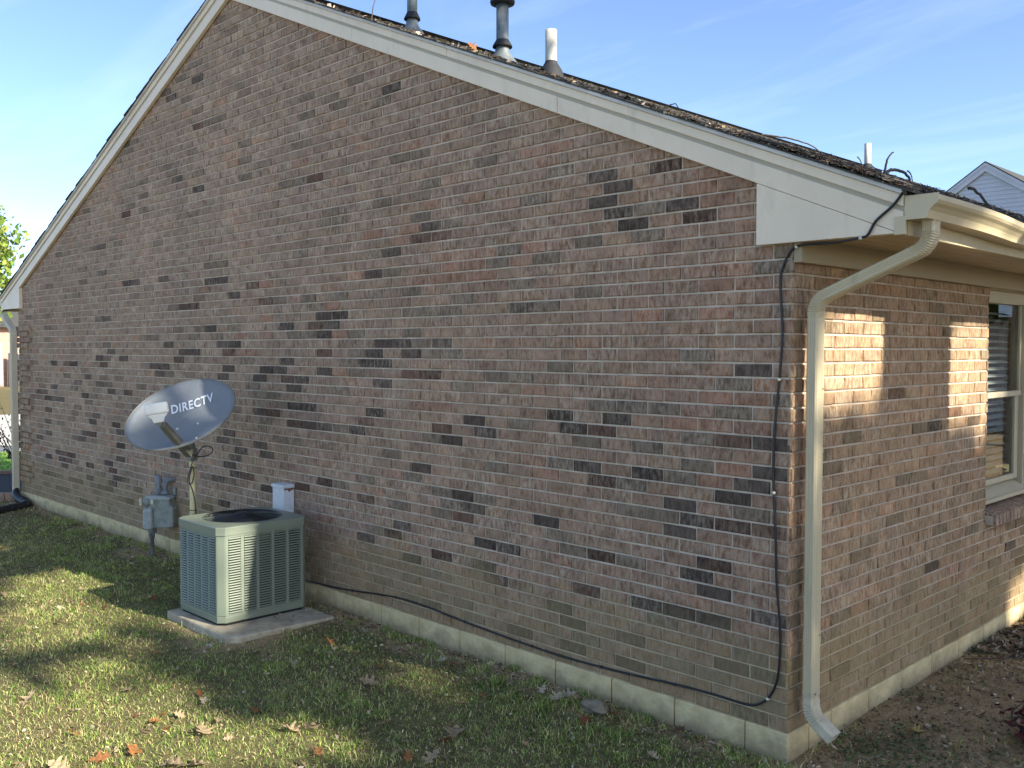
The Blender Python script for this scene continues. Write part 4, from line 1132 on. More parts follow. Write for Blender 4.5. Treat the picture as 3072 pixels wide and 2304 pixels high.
# ---------------------------------------------------------------- fallen leaves
def leaf_outline(kind, r):
    P = []
    if kind == 'oak':
        prof = [(0, .02), (.10, .03), (.16, .13), (.22, .22), (.28, .10), (.34, .12), (.42, .34), (.50, .40), (.53, .17), (.60, .14), (.68, .34), (.76, .30), (.77, .12), (.86, .14), (.92, .07), (1.0, 0)]
    elif kind == 'maple':
        prof = [(0, .02), (.08, .10), (.10, .34), (.22, .26), (.32, .56), (.40, .36), (.52, .52), (.56, .26), (.70, .24), (.80, .10), (1.0, 0)]
    else:
        prof = [(0, .01), (.2, .10), (.45, .16), (.7, .12), (1, 0)]
    return prof
def leaf_mesh(kind, seed):
    r = random.Random(seed); prof = leaf_outline(kind, r); V = []; F = []; n = len(prof)
    cu, cv = r.uniform(-.6, 1.6), r.uniform(.4, 2.4)
    L_ = lambda s, w: (s - .45, w, 0.16 * cu * (s - .5) ** 2 * 2 + 0.30 * cv * w * w * 1.6 + 0.05 * math.sin(9 * s + seed) * abs(w) * 2)
    for s, w in prof: V += [L_(s, w * r.uniform(.85, 1.15)), L_(s, 0), L_(s, -w * r.uniform(.85, 1.15))]
    for i in range(n - 1):
        F += [(3 * i, 3 * i + 1, 3 * i + 4, 3 * i + 3), (3 * i + 1, 3 * i + 2, 3 * i + 5, 3 * i + 4)]
    V += [(-.45, .012, 0), (-.45, -.012, 0), (-.72, -.006, .03), (-.72, .006, .03)]; m0 = len(V) - 4; F.append((m0, m0 + 1, m0 + 2, m0 + 3))
    return V, F
LEAFCOL = dict(tan=(0.46, 0.34, 0.20), pale=(0.52, 0.43, 0.30), orange=(0.44, 0.19, 0.07), rust=(0.26, 0.095, 0.04), brown=(0.16, 0.095, 0.05), yellow=(0.50, 0.40, 0.14))
LM = {}
for kind in ('oak', 'maple', 'plain'):
    for sd_ in range(4):
        for cn_, cc in LEAFCOL.items():
            V, F = leaf_mesh(kind, sd_ * 7 + 3)
            me = bpy.data.meshes.new('leaf'); me.from_pydata(V, [], F); me.polygons.foreach_set('use_smooth', [True] * len(F))
            a_ = me.attributes.new('tint', 'FLOAT_COLOR', 'FACE')
            a_.data.foreach_set('color', np.tile(np.array([*(c * (0.85 + 0.1 * sd_) for c in cc), 1], np.float32), len(F)))
            me.materials.append(M['leaf']); LM[(kind, sd_, cn_)] = me
rl = random.Random(21)
def leaf(x, y, size, colour, kind='oak', z=None, tilt=0.35, label=None, group=None, name='fallen_leaf'):
    z = float(gz(x, y)) + 0.020 if z is None else z
    o = link(name, LM[(kind, rl.randrange(4), colour)], (x, y, z))
    size *= 0.76
    o.scale = (size, size * rl.uniform(.8, 1.0), size * rl.uniform(.8, 1.5))
    o.rotation_euler = (rl.gauss(0, tilt), rl.gauss(0, tilt), rl.uniform(0, 6.28))
    tag(o, label, 'leaf', group); return o
LAWN = [(-3.4, -2.16), (-2.35, -2.19), (-2.32, -2.04), (-2.48, -1.91), (-3.68, -1.65), (-3.16, -1.72), (-3.63, -1.33), (-3.44, -1.07), (-2.81, -0.6), (-2.97, -0.94), (-1.97, -1.39), (-1.88, -1.33), (-2.67, -1.5), (-2.8, -1.46), (-2.31, -1.39), (-2.29, -1.69), (-2.64, -1.74), (-2.6, -1.8), (-2.46, -1.81), (-2.1, -1.66), (-2.05, -1.98), (-1.96, -1.91), (-5.12, -1.4), (-5.55, -1.07), (-5.89, -1.13), (-4.76, -1.53), (-6.07, -0.46), (-6.78, -0.66), (-7.13, -0.39), (-8.36, -0.12), (-5.86, -1.55), (-4.42, -1.97), (-6.19, -0.19), (-4.84, -0.81), (-5.08, -1.27), (-4.87, -1.17), (-5.22, -1.29), (-2.75, -2.16), (-2.78, -2.27), (-2.59, -1.68), (-2.73, -1.84), (-2.35, -1.58), (-2.52, -2.49), (-2.38, -2.35), (-1.6, -1.55), (-1.63, -1.44), (-2.98, -0.48), (-2.79, -0.86), (-3.24, -1.4), (-4.07, -2.05)]
LC0 = 'tan,orange,orange,tan,pale,tan,orange,pale,pale,pale,tan,tan,pale,rust,orange,tan,orange,orange,rust,tan,tan,tan,pale,tan,pale,brown,pale,pale,brown,rust,tan,tan,brown,rust,orange,brown,tan,orange,rust,tan,orange,tan,tan,tan,tan,orange,orange,pale,pale,orange'.split(',')
BIG = {0: .17, 1: .15, 2: .16, 3: .14, 10: .16, 11: .17, 15: .19, 20: .17, 21: .18, 42: .16, 43: .17}
CN = dict(tan='tan', pale='pale bleached', orange='orange', rust='rust red', brown='dark brown', yellow='yellow')
for i, ((x, y), c) in enumerate(zip(LAWN, LC0)):
    leaf(x, y, BIG.get(i, rl.uniform(.07, .115)), c, 'oak', None, 0.35, '%s oak leaf on the lawn, %s of its colour from the slab' % (CN[c], rank(LAWN, LC0, i, (-3.42, -0.95))), 'fallen leaves on the lawn')
WALL = [(-2.2, -0.72), (-1.69, -1.02), (-1.64, -1.16), (-1.35, -0.84), (-1.32, -0.91), (-1.23, -1.08), (-1.31, -1.16), (-2.58, -0.25), (-2.19, -0.21), (-2.07, -0.22), (-1.91, -0.07), (-1.78, -0.07), (-1.58, -0.43), (-2.37, -0.53), (-1.24, -0.11), (-1.4, -0.15), (-0.96, -0.31), (-0.73, -0.52), (-0.90, -0.13), (-3.26, -0.10), (-0.46, -0.39), (-1.27, -0.17), (-1.18, -0.12), (-0.55, -0.08), (-0.42, -0.12), (-0.3, -0.09)]
WC = 'tan,tan,pale,tan,rust,tan,orange,pale,pale,rust,pale,pale,orange,orange,pale,pale,rust,pale,rust,pale,pale,pale,tan,brown,brown,tan'.split(',')
WB = {0: .18, 3: .19, 5: .16, 14: .15, 21: .13, 1: .13}
for i, ((x, y), c) in enumerate(zip(WALL, WC)):
    leaf(x, y, WB.get(i, rl.uniform(.07, .11)), c, 'oak', None, 0.35, '%s oak leaf by the gable foundation, %s of its colour from the house corner' % (CN[c], rank(WALL, WC, i, (0, 0))), 'fallen leaves by the foundation')
SIDE = [(0.30, 0.70, 'yellow', .12, 'maple'), (0.14, 1.15, 'brown', .08, 'oak'), (0.22, 2.1, 'rust', .10, 'oak'), (0.32, 2.06, 'pale', .09, 'plain'), (0.40, 1.95, 'pale', .10, 'oak'), (0.24, 1.75, 'tan', .09, 'oak'), (0.20, 1.55, 'tan', .09, 'oak'), (0.56, 1.54, 'pale', .10, 'oak'), (0.10, 0.26, 'pale', .07, 'plain'), (0.12, 2.62, 'tan', .09, 'oak'), (0.22, 2.75, 'brown', .09, 'oak'), (0.35, 2.85, 'tan', .1, 'oak'), (0.2, 2.95, 'pale', .1, 'oak'), (0.5, 2.3, 'tan', .09, 'oak'), (0.62, 1.9, 'brown', .09, 'oak'), (0.6, 1.2, 'pale', .08, 'plain'), (0.45, 1.15, 'brown', .08, 'oak'), (0.13, 1.0, 'tan', .06, 'plain'), (0.12, 1.35, 'pale', .07, 'oak'), (0.1, 1.9, 'tan', .08, 'oak')]
SP = [t[:2] for t in SIDE]; SK = [t[2] + t[4] for t in SIDE]
for i, (x, y, c, s, kd) in enumerate(SIDE):
    lab = 'yellow tan maple leaf on the bare soil below the downspout' if kd == 'maple' else '%s %s on the side soil, %s of its kind from the downspout' % (CN[c], 'curled leaf' if kd == 'plain' else 'oak leaf', rank(SP, SK, i, (.1, .1)))
    leaf(x, y, s, c, kd, float(gz(x, y)) + 0.018, 0.3, lab, 'fallen leaves on the bare soil')
# small stone by the foundation
rk = bmesh.new(); bmesh.ops.create_icosphere(rk, subdivisions=3, radius=1.0)
for v in rk.verts:
    p = v.co; k_ = 1 + 0.18 * math.sin(3.1 * p.x + 1) * math.sin(2.7 * p.y) + 0.12 * math.sin(6 * p.z + 2 * p.x); v.co = Vector((p.x * 0.075, p.y * 0.05, max(p.z, -.6) * 0.042)) * k_
me = bpy.data.meshes.new('stone'); rk.to_mesh(me); rk.free(); me.materials.append(M['rock'])
tag(link('stone', me, (-1.02, -0.15, float(gz(-1.02, -0.15)) + 0.02)), 'small pale stone against the block foundation', 'stone')

# ---------------------------------------------------------------- grass blades
def blades(n, x0, x1, y0, y1, keep, hmin, hmax, w, seed, lean=0.9, xy=None):
    r = np.random.default_rng(seed)
    x = r.uniform(x0, x1, n); y = r.uniform(y0, y1, n)
    if xy is not None:
        x, y = xy; mm = (y < -.012) & ~((x > PX0 - .01) & (x < PX1 + .03) & (y > PY0 - .01)); x, y = x[mm], y[mm]; n = len(x)
    m = keep(x, y, r); x, y = x[m], y[m]; n = len(x)
    z = gz(x, y) - 0.004
    clump = 0.5 + 0.5 * np.sin(4.1 * x + 1.7 * y) * np.sin(3.3 * y - 2.2 * x + 0.6)
    h = r.uniform(hmin, hmax, n) * (0.65 + 0.6 * clump); a = r.uniform(0, 2 * np.pi, n); ln = r.uniform(0.2, 1.0, n) * lean * h
    cx, cy = np.cos(a), np.sin(a); b = a + r.normal(0, .6, n); wx, wy = -np.sin(b), np.cos(b); ww = w * r.uniform(.6, 1.4, n)
    P0 = np.stack([x, y, z], 1); d = np.stack([cx, cy, np.zeros(n)], 1); s = np.stack([wx, wy, np.zeros(n)], 1) * ww[:, None] / 2; up = np.array([0, 0, 1.0])
    v0 = P0 - s; v1 = P0 + s; mid = P0 + d * (0.35 * ln)[:, None] + up * (0.62 * h)[:, None]
    v2 = mid + s * .8; v3 = mid - s * .8; tip = P0 + d * ln[:, None] + up * (h * r.uniform(.55, 1.0, n))[:, None]
    v4 = tip + s * .12; v5 = tip - s * .12
    V = np.stack([v0, v1, v2, v3, v4, v5], 1).reshape(-1, 3)
    i = np.arange(n)[:, None] * 6
    F = np.concatenate([i + np.array([[0, 1, 2, 3]]), i + np.array([[3, 2, 4, 5]])], 1).reshape(-1, 4)
    pal = np.array([(0.20, 0.34, 0.07), (0.34, 0.48, 0.11), (0.56, 0.63, 0.17), (0.82, 0.72, 0.33), (0.48, 0.38, 0.20)])
    dry = 0.5 + 0.5 * np.sin(1.9 * x - 2.6 * y + 1.0) * np.sin(2.9 * x + 1.1 * y)
    u = r.random(n); pd = 0.23 + 0.34 * dry ** 2
    idx = np.where(u < pd * .6, 3, np.where(u < pd, 4, r.integers(0, 3, n)))
    col = pal[idx] * r.uniform(.45, 1.3, (n, 1))
    return V, F, np.repeat(col, 2, 0)
def keep_lawn(dens):
    def f(x, y, r):
        d = np.hypot(x - CAM[0], y - CAM[1])
        p = np.clip(1.0 - (d - 3.5) / 12.0, 0.22, 1.0) * (1 - 0.93 * np.clip(dirtf(x, y) * 1.15, 0, 1))
        inpad = (x > PX0 - .01) & (x < PX1 + .03) & (y > PY0 - .01) & (y < PY1 + .02)
        house_ = (y > -0.01) & (x < 0.01) & (x > WX)
        return (r.random(len(x)) < p) & ~inpad & ~house_
    return f
parts = [blades(230000, -9.6, 0.4, -3.0, 0.0, keep_lawn(1), 0.012, 0.034, 0.0034, 1, 1.6),
         blades(26000, -12.5, -9.6, -2.2, 0.0, keep_lawn(1), 0.02, 0.05, 0.006, 2),
         blades(30000, -8.5, 2.6, -5.0, -3.0, keep_lawn(1), 0.02, 0.05, 0.006, 3)]
rt_ = np.random.default_rng(44)
TX = rt_.uniform(-9, 0.1, 900); TY = np.where(rt_.random(900) < .25, -np.abs(rt_.normal(0.05, .12, 900)), rt_.uniform(-2.9, -.2, 900))
def tufts():
    ii = rt_.integers(0, 500, 30000); x = TX[ii] + rt_.normal(0, .03, 30000); y = TY[ii] + rt_.normal(0, .03, 30000)
    return blades(30000, 0, 1, 0, 1, lambda a, b, r: np.ones(len(a), bool), 0.02, 0.055, 0.0036, 9, 1.3, (x, y))
parts.append(tufts())
def keep_soil(x, y, r):
    t = 0.5 + 0.5 * np.sin(6.1 * x + 1.0) * np.sin(4.3 * y + 2.0 * x)
    return (r.random(len(x)) < np.clip(t - 0.55, 0, 1) * 0.6) & (x > 0.01)
parts.append(blades(16000, 0.0, 1.6, -0.4, 3.6, keep_soil, 0.015, 0.06, 0.004, 5))
V = []; F = []; C_ = []; n0 = 0
for v, f, c in parts: V.append(v); F.append(f + n0); C_.append(c); n0 += len(v)
g_ = big_mesh('grass', np.concatenate(V), np.concatenate(F), M['grass'], np.concatenate(C_))
tag(g_, 'short patchy green and straw coloured lawn grass', 'grass', kind='stuff')
# a brighter far lawn strip left of the house
v, f, c = blades(40000, -18.0, -13.7, -0.5, 4.5, lambda x, y, r: r.random(len(x)) < 1, 0.05, 0.10, 0.012, 6)
tag(big_mesh('grass', v, f, M['grass'], c * np.array([0.8, 1.15, 0.8])), 'bright green lawn beyond the mulch bed', 'grass', kind='stuff')

# ---------------------------------------------------------------- leaf litter and soil crumbs (uncountable)
def crumbs(n, sampler, smin, smax, pal, seed, zoff=0.004, flat=0.6):
    r = np.random.default_rng(seed); x, y, z = sampler(n, r); n = len(x)
    P = np.stack([x, y, z + zoff], 1); s = r.uniform(smin, smax, (n, 1)) * r.uniform(.5, 1, (n, 1))
    a = r.normal(0, 1, (n, 3)) * np.array([1, 1, flat * .5]); a /= np.linalg.norm(a, axis=1, keepdims=True)
    b = np.cross(a, r.normal(0, 1, (n, 3)) * np.array([flat, flat, 1])); b /= np.linalg.norm(b, axis=1, keepdims=True)
    asp = r.uniform(.2, .8, (n, 1)); nn = np.cross(a, b)
    V = np.stack([P - a * s, P - b * s * asp + nn * s * .3, P + a * s, P + b * s * asp + nn * s * .25], 1).reshape(-1, 3)
    F = np.arange(n * 4).reshape(-1, 4); pal = np.array(pal)
    col = pal[r.integers(0, len(pal), n)] * r.uniform(.6, 1.3, (n, 1))
    return V, F, col
PAL = [(0.20, 0.145, 0.08), (0.34, 0.25, 0.14), (0.44, 0.35, 0.22), (0.12, 0.085, 0.055), (0.26, 0.155, 0.085), (0.54, 0.46, 0.33)]
def soil(n, r):
    x = r.uniform(0.01, 1.7, n); y = r.uniform(-0.5, 3.6, n); m = r.random(n) < 0.35 + 0.65 * np.clip((y - 1.2) / 1.5, 0, 1) ** 1.5
    x, y = x[m], y[m]; return x, y, gz(x, y)
def strip_(n, r):
    x = r.uniform(-10, 0.1, n); y = -np.abs(r.normal(0, 0.16, n)) - 0.012; m = r.random(n) < np.where(x > -3.4, 1, .5); x, y = x[m], y[m]; return x, y, gz(x, y)
def lawnl(n, r):
    x = r.uniform(-9, 0.2, n); y = r.uniform(-3, -0.2, n); return x, y, gz(x, y) + 0.012
A = [crumbs(26000, soil, .004, .020, PAL, 1), crumbs(6500, strip_, .005, .02, PAL, 2), crumbs(4500, lawnl, .005, .018, PAL, 3, 0.01),
     crumbs(1300, lambda n, r: (lambda x, y: (x, y, gz(x, y)))(r.uniform(0.02, .75, n), r.uniform(2.2, 3.5, n)), .02, .05, PAL, 4, 0.012)]
clov = [(0.09, 0.14, 0.05), (0.12, 0.17, 0.06), (0.07, 0.10, 0.04)]
def weeds(n, r):
    cx = r.uniform(0.0, 1.3, 26); cy = r.uniform(0.0, 2.4, 26); cx[:9] = r.uniform(-.02, .5, 9); cy[:9] = r.uniform(0.05, .65, 9); i = r.integers(0, 26, n)
    x = cx[i] + r.normal(0, .085, n); y = cy[i] + r.normal(0, .085, n); m = (x > 0.012) | (y < -0.02); x, y = x[m], y[m]; return x, y, gz(x, y) + r.uniform(0, .015, len(x))
A.append(crumbs(3000, weeds, .008, .016, clov, 5, 0.008, 0.3))
V = []; F = []; C_ = []; n0 = 0
for v, f, c in A: V.append(v); F.append(f + n0); C_.append(c); n0 += len(v)
tag(big_mesh('leaf_litter', np.concatenate(V), np.concatenate(F), M['litter'], np.concatenate(C_)), 'crumbled leaf litter and small weeds on the soil', 'leaf litter', kind='stuff')
# thin twigs on the soil
for i, (p, q, lab) in enumerate([((0.42, 1.75), (0.66, 1.98), 'pale curved twig on the soil below the window'), ((0.05, 2.0), (0.55, 2.45), 'long thin dry twig lying on the soil along the side wall')]):
    m_ = ((p[0] + q[0]) / 2 + .05, (p[1] + q[1]) / 2 - .04)
    tag(MB().tube(smooth_path([(*p, float(gz(*p)) + .012), (*m_, float(gz(*m_)) + .018), (*q, float(gz(*q)) + .02)], 5), 0.0035, 5).build('twig', M['twig'], None), lab, 'twig')

# ---------------------------------------------------------------- litter and sticks on the roof
def on_roof(x): return zr(x) + 0.195
def sticks(n, seed):
    r = np.random.default_rng(seed)
    u = r.random(n); x = np.where(u < .55, 0.55 - np.abs(r.normal(0, .5, n)), r.uniform(-4.5, .4, n))
    y = np.where(r.random(n) < .5, D0 - .02 + np.abs(r.normal(0, .16, n)), r.uniform(-.05, 4.5, n)); x = np.clip(x, -4.9, .60)
    keep = r.random(n) < np.clip(.22 + (x + 1.8) * .45, .10, 1)
    x, y = x[keep], y[keep]; n = len(x); z = on_roof(x) + np.abs(r.normal(0, .008, n)) * np.clip(.4 + (x + 1.5) * .4, .3, 1.1)
    a = r.uniform(0, 6.28, n); L_ = r.uniform(.01, .055, n); d = np.stack([np.cos(a), np.sin(a), -.43 * np.cos(a) + r.normal(0, .16, n)], 1) * L_[:, None]
    s = np.stack([-np.sin(a), np.cos(a), 0 * a], 1) * .0022; up = np.array([0, 0, .0035]); P = np.stack([x, y, z], 1)
    V = np.stack([P - d - s, P - d + s, P + d + s, P + d - s, P - d + up, P + d + up], 1).reshape(-1, 3); i = np.arange(n)[:, None] * 6
    F = np.concatenate([i + np.array([[0, 3, 5, 4]]), i + np.array([[1, 4, 5, 2]]), i + np.array([[0, 1, 2, 3]])], 1).reshape(-1, 4)
    pal = np.array([(0.06, .054, .048), (.10, .09, .078), (.15, .135, .115), (.04, .038, .036), (.13, .085, .06)])
    return V, F, np.repeat(pal[r.integers(0, 5, n)] * r.uniform(.6, 1.3, (n, 1)), 3, 0)
V1, F1, C1 = sticks(6000, 1)
def roofleaf(n, r):
    x = np.where(r.random(n) < .4, r.uniform(-4.6, -.6, n), .55 - np.abs(r.normal(0, .5, n))); y = np.where(r.random(n) < .6, D0 - .015 + np.abs(r.normal(0, .05, n)), r.uniform(0, 3.5, n)); return x, y, on_roof(x)
V2, F2, C2 = crumbs(900, roofleaf, .01, .035, [(0.40, .30, .19), (.30, .19, .10), (.15, .10, .06), (.10, .07, .05), (.48, .40, .30)], 8, .004)
tag(big_mesh('roof_litter', np.concatenate([V1, V2]), np.concatenate([F1, F2 + len(V1)]), M['litter'], np.concatenate([C1, C2])), 'dark twigs and dry leaves littering the shingle edge', 'leaf litter', kind='stuff')
leaf(-2.10, D0 - 0.005, 0.10, 'orange', 'oak', on_roof(-2.10) + 0.03, 1.0, 'orange oak leaf caught on the roof edge', None)
P_ = lambda u, v, D: at(u, v, D)
TW = [([(1115, 62), (1118, 30), (1124, 5), (1135, -30)], 5.9, .004, 'thin dark twig standing on the roof edge near the ridge'),
      ([(1985, 326), (2005, 317), (2025, 311), (2034, 322), (2050, 345)], 5.5, .004, 'thin bent twig on the roof beyond the white vent pipe'),
      ([(2285, 404), (2320, 408), (2360, 414), (2400, 424), (2440, 440), (2478, 472)], 5.1, .0055, 'long arching twig on the shingles above the rake'),
      ([(2572, 470), (2580, 480), (2588, 500)], 6.4, .005, 'short forked twig beside the far vent pipe'),
      ([(2652, 525), (2660, 490), (2664, 474), (2680, 456)], 4.75, .0065, 'upright broken twig beside the curved branch on the roof'),
      ([(2722, 512), (2732, 522), (2738, 545)], 4.75, .004, 'small upright twig at the end of the curved branch'),
      ([(2640, 545), (2662, 515), (2690, 510), (2716, 520), (2728, 540), (2736, 570)], 4.72, .0095, 'thick curved branch lying on the roof'),
      ([(2905, 565), (2918, 566), (2945, 590), (2975, 625), (3020, 650), (3080, 668)], 4.86, .0085, 'dark branch lying along the gutter edge')]
for pts, D, r_, lab in TW:
    pp = [np.array(q) + (RNG.normal(0, r_ * .18, 3) if 0 < i_ else 0) for i_, q in enumerate(smooth_path([P_(u, v, D) for u, v in pts], 5))]
    tag(MB().tube(pp, [r_ * (1 - .45 * i / (len(pp) - 1)) for i in range(len(pp))], 7).build('roof_twig', M['twig'], None), lab, 'twig')

# ---------------------------------------------------------------- trees
def ab(P): return P[:, 1] - SUN_M * P[:, 0], P[:, 2] - SUN_T * P[:, 0]
LIT = [(-.82, 2.80, .40, .22), (-.62, 2.50, .28, .18), (-.78, 2.02, .22, .16), (-1.15, 1.95, .30, .2), (-1.70, 1.70, .42, .28), (-1.66, 1.32, .45, .26), (-1.30, 1.30, .30, .2), (-1.45, .98, .40, .22), (-1.25, .74, .36, .14),
       (-.02, 1.08, .14, .12), (-.26, .96, .2, .16), (-2.6, 1.6, 1.0, 1.0), (-1.0, 2.42, .36, .2), (-2.0, 2.1, .55, .3), (-1.1, 1.55, .22, .14), (-1.75, 1.45, .62, .30), (-1.35, .92, .5, .26), (-2.5, 2.8, .6, .35), (-.21, 2.36, .17, .42), (.06, 1.25, .10, .45), (.60, 1.72, .48, .38), (2.35, 1.62, .75, .48), (3.2, .05, .4, .2), (1.4, 3.2, 2.2, .5), (4.5, 2.4, .8, .6)]  # sun-aligned gaps cut in the unseen crowns where light is to fall
def crown_cards(n, c, rad, size, seed, pal, carve=True, hollow=.35):
    r = np.random.default_rng(seed)
    d = r.normal(0, 1, (n, 3)); d /= np.linalg.norm(d, axis=1, keepdims=True); q = r.uniform(hollow, 1, (n, 1)) ** .5
    lump = 1 + .16 * np.sin(3 * d[:, :1] * 2 + seed) * np.sin(4 * d[:, 1:2] + 2) + .12 * np.sin(7 * d[:, 2:] + seed)
    P = np.array(c) + d * q * lump * np.array(rad)
    if carve:
        a, b = ab(P); keep = np.ones(n, bool)
        for a0, b0, ra, rb_ in LIT: keep &= ((a - a0) / ra) ** 2 + ((b - b0) / rb_) ** 2 > 1
        P = P[keep]
    n = len(P); s = r.uniform(.6, 1.3, (n, 1)) * size
    u = r.normal(0, 1, (n, 3)); u /= np.linalg.norm(u, axis=1, keepdims=True); w = np.cross(u, r.normal(0, 1, (n, 3))); w /= np.linalg.norm(w, axis=1, keepdims=True)
    V = np.stack([P - u * s, P - w * s * .55, P + u * s, P + w * s * .55], 1).reshape(-1, 3)
    pal = np.array(pal); return V, np.arange(n * 4).reshape(-1, 4), pal[r.integers(0, len(pal), n)] * r.uniform(.7, 1.3, (n, 1))
GREEN = [(0.055, 0.095, 0.022), (0.08, 0.12, 0.03), (0.12, 0.14, 0.035), (0.045, 0.075, 0.02)]
def tree(name, base, h, r0, crowns, lab, cat, pal, size, seed, carve=True, lean=(0, 0), group=None):
    bx_, by_ = base; b0 = float(gz(bx_, by_)); root = empty(name, (bx_, by_, b0)); tag(root, lab, cat, group)
    tr = MB(); rt = random.Random(seed)
    pts = [Vector((bx_ + lean[0] * t, by_ + lean[1] * t, b0 - .2 + (h + .2) * t)) for t in np.linspace(0, 1, 9)]
    tr.tube(pts, [r0 * (1.35 if i == 0 else 1.0 - .09 * max(0, i - 4)) for i in range(9)], 16)
    for i in range(7):
        c, rad = crowns[i % len(crowns)][:2]; p = pts[rt.randrange(5, 9)]
        e_ = Vector(c) + Vector((rt.uniform(-.6, .6) * rad[0], rt.uniform(-.6, .6) * rad[1], rt.uniform(-.3, .4) * rad[2]))
        tr.tube(smooth_path([p, p.lerp(e_, .5) + Vector((0, 0, .4)), e_], 4), [r0 * .38 * (1 - .8 * k / 8) for k in range(9)], 7)
    tr.build('trunk', M['bark'], root, loc=(bx_, by_, b0))
    V = []; F = []; C_ = []; n0 = 0
    for i, (c, rad, n) in enumerate(crowns):
        v, f, cc = crown_cards(n, c, rad, size, seed * 31 + i, pal, carve); V.append(v); F.append(f + n0); C_.append(cc); n0 += len(v)
    o = big_mesh('crown', np.concatenate(V) - np.array(WORLD[root.name]), np.concatenate(F), M['leaf'], np.concatenate(C_)); o.parent = root
    return root
# unseen oak put in beside the house, trunk placed to shade a side-wall strip
tree('oak_tree', (3.7, 1.945), 8.5, 0.452, [((4.6, 2.4, 11.2), (3.4, 3.6, 2.2), 1500)], 'unseen thick trunked oak placed to shade the side wall', 'tree', GREEN, .16, 3)
# unseen tall trees across the side yard, crowns cut open to dapple wall and lawn
X0 = 16.0
def yb(a): return a + SUN_M * X0
for i, (a0, top_, lab) in enumerate([(-3.3, 4.2, 'unseen tall oak at the street end of the side yard'), (0.6, 4.6, 'unseen tall oak in the middle of the side yard row'), (4.6, 3.6, 'unseen tall oak at the back of the side yard row')]):
    zt_ = top_ + SUN_T * X0
    crowns = [((X0, yb(a0), zt_ - 3.2), (1.7, 2.5, 3.2), 2300), ((X0 + .3, yb(a0) + 1.0, zt_ - 5.2), (1.8, 2.6, 3.0), 1900), ((X0 - .3, yb(a0) - .9, zt_ - 7.6), (1.6, 2.6, 3.0), 1500)]
    tree('oak_tree', (X0, yb(a0)), zt_ - 3, .3, crowns, lab, 'tree', GREEN, .24, 5 + i, True, group='unseen tall oaks across the side yard')
# yellow-green tree beyond the far corner
tl = at(-185, 800, 34)
tree('maple_tree', (tl[0], tl[1]), 4.5, .22, [((tl[0], tl[1], 5.6), (2.2, 2.5, 2.9), 5200), ((*at(-110, 830, 33.5)[:2], 4.0), (1.7, 1.8, 1.7), 2600)], 'yellow green tree showing past the far eave', 'tree', [(0.20, 0.30, 0.05), (0.28, 0.36, 0.06), (0.14, 0.23, 0.04), (0.28, 0.30, 0.07)], .13, 12, False)
# tree mirrored in the window
tree('shade_tree', (6.4, 17.2), 3.2, .22, [((6.0, 17.0, 4.0), (2.9, 2.4, 1.75), 3800)], 'leafy green tree standing in front of the pale sided house', 'tree', [(0.10, 0.16, 0.03), (0.16, 0.20, 0.05), (0.07, 0.12, 0.03)], .3, 14, False)

# ---------------------------------------------------------------- neighbouring house with vinyl siding
nb = empty('sided_house', (-5.9, 19.46, -0.2))
tag(nb, 'pale grey vinyl sided gable house behind the roof edge', 'house')
NY = 19.46; ax_, az_ = -5.921, 6.094; SL = 0.675
hw = 3.0; zb = az_ - 0.22 - SL * hw
def gl(x): return az_ - SL * abs(x - ax_)
MB().prism([(ax_ - hw, -0.4), (ax_ + hw, -0.4), (ax_ + hw, gl(ax_ + hw) - .15), (ax_, az_ - .15), (ax_ - hw, gl(ax_ - hw) - .15)], lambda a, b, d: (a, d, b), NY + .05, NY + 7).build('gable_wall', M['siding'], nb)
z = 0.0
sid = nb.children[0]
while z < az_ - .28:
    h_ = min(hw, (az_ - .21 - z) / SL)
    if h_ > .03:
        h2 = min(hw, max(.0, (az_ - .21 - z - .10) / SL))
        MB().add([(ax_ - h_, NY + .030, z), (ax_ + h_, NY + .030, z), (ax_ + h2, NY + .047, z + .10), (ax_ - h2, NY + .047, z + .10), (ax_ - h_, NY + .05, z), (ax_ + h_, NY + .05, z)], [(0, 1, 2, 3), (4, 5, 1, 0)]).build('siding_board', M['siding'], sid)
    z += .0985
for s_ in (-1, 1):
    e_ = ax_ + s_ * (hw + .25)
    poly = [(ax_, az_), (e_, gl(e_)), (e_, gl(e_) - .20), (ax_, az_ - .20)]
    MB().prism(poly, lambda a, b, d: (a, d, b), NY - .02, NY + .02).build('rake_board', M['siding'], nb)
    poly = [(ax_, az_ + .0), (e_, gl(e_)), (e_, gl(e_) - .075), (ax_, az_ - .075)]
    MB().prism(poly, lambda a, b, d: (a, d, b), NY - .035, NY - .0205).build('rake_trim', M['siding'], nb)
    poly = [(ax_, az_ + .03), (e_ + s_ * .05, gl(e_) - .03), (e_ + s_ * .05, gl(e_) - .055), (ax_, az_ + .001)]
    MB().prism(poly, lambda a, b, d: (a, d, b), NY - .04, NY + 7.2).build('roof', M['nroof'], nb)
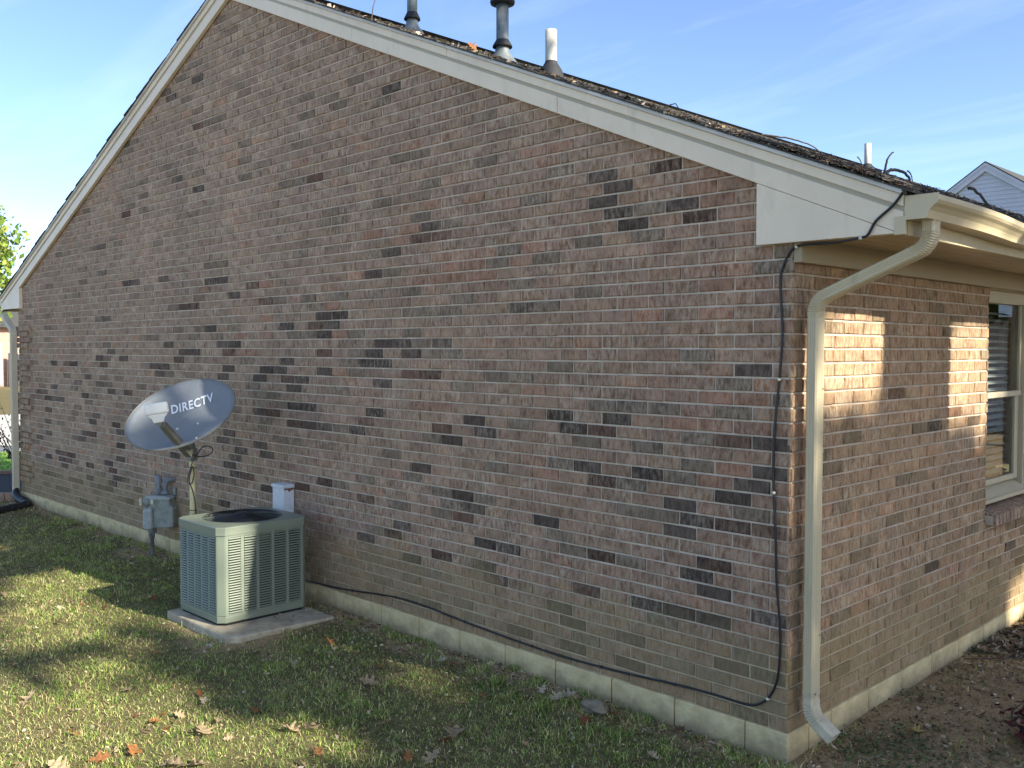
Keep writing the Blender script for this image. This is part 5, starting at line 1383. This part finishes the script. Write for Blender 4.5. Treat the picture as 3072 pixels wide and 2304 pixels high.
# long wing of the same house, mirrored in the window
wing = MB().box(ax_ + hw + .01, 12.0, NY + 1.2, NY + 8, -.4, 2.75).build('wing_wall', M['siding'], nb)
for i in range(24):
    z = -.1 + i * .118
    MB().add([(ax_ + hw + .01, NY + 1.165, z), (12, NY + 1.165, z), (12, NY + 1.19, z + .118), (ax_ + hw + .01, NY + 1.19, z + .118), (ax_ + hw + .01, NY + 1.199, z), (12, NY + 1.199, z)], [(0, 1, 2, 3), (4, 5, 1, 0)]).build('siding_board', M['siding'], wing)
MB().prism([(NY + .8, 2.7), (NY + 4.6, 4.7), (NY + 8.4, 2.7)], lambda a, b, d: (d, a, b), ax_ + hw + .3, 12.3).build('roof', M['nroof'], nb)
for x_ in (8.6,):
    w_ = MB().box(x_, x_ + 1.0, NY + 1.12, NY + 1.16, .9, 2.2).build('window', M['white'], nb)
    MB().box(x_ + .07, x_ + .93, NY + 1.108, NY + 1.119, .97, 2.13).build('pane', M['dark'], w_)

# ---------------------------------------------------------------- brick house across the street
fx, fy = -56.1, 13.9
fh = empty('far_house', (fx, fy, -.6)); tag(fh, 'pinkish brick house across the street past the far corner', 'house')
MB().box(fx - 6, fx, fy - 9, fy + 14, -.6, 3.0).build('wall', M['far_brick'], fh)
MB().prism([(fx - 6.6, 2.95), (fx + .5, 2.95), (fx - 3, 5.0)], lambda a, b, d: (a, d, b), fy - 9.4, fy + 14.4).build('roof', M['nroof'], fh)
gd = MB().box(fx + .001, fx + .09, fy - 4.4, fy - .62, -.3, 2.1).build('garage_door', M['white'], fh, bevel=.03)
for i in range(4): MB().box(fx + .09, fx + .11, fy - 4.3, fy - .72, -.22 + i * .57, .28 + i * .57).build('door_panel', M['white'], gd)
bn = empty('gate', (fx + .6, fy + .35, -.6)); tag(bn, 'dark board gate in front of the pinkish brick house', 'gate')
for i in range(7): MB().box(fx + .55, fx + .62, fy - .45 + i * .21, fy - .26 + i * .21, -.55, 1.45 + (.06 if i in (0, 6) else 0)).build('board', M['bin'], bn)
car = empty('parked_car', (fx + 2.0, fy - 4.6, -.6)); tag(car, 'red car parked far off at the left edge', 'car')
MB().prism([(-.9, .35), (.9, .35), (.92, .8), (.78, .95), (.62, 1.42), (-.62, 1.42), (-.78, .95), (-.92, .8)], lambda a, b, d: (fx + 2.0 + d, fy - 4.6 + a, -.6 + b), -1.9, 1.9).build('body', M['red_paint'], car, bevel=.08, seg=3)
for s_ in (-.75, .75): MB().box(fx + 3.88, fx + 3.93, fy - 4.6 + s_ - .14, fy - 4.6 + s_ + .14, .12, .26).build('headlight', M['white'], car)
MB().box(fx + 3.0, fx + 3.05, fy - 5.2, fy - 4.0, .40, .76).build('windscreen', M['dark'], car)
for sx_ in (-1.25, 1.25):
    for sy_ in (-.82, .82): MB().lathe([(0, -.1), (.32, -.1), (.34, 0), (.32, .1), (0, .1)], (fx + 2.0 + sx_, fy - 4.6 + sy_, -.27), (0, 1, 0), 18).build('wheel', M['black'], car)
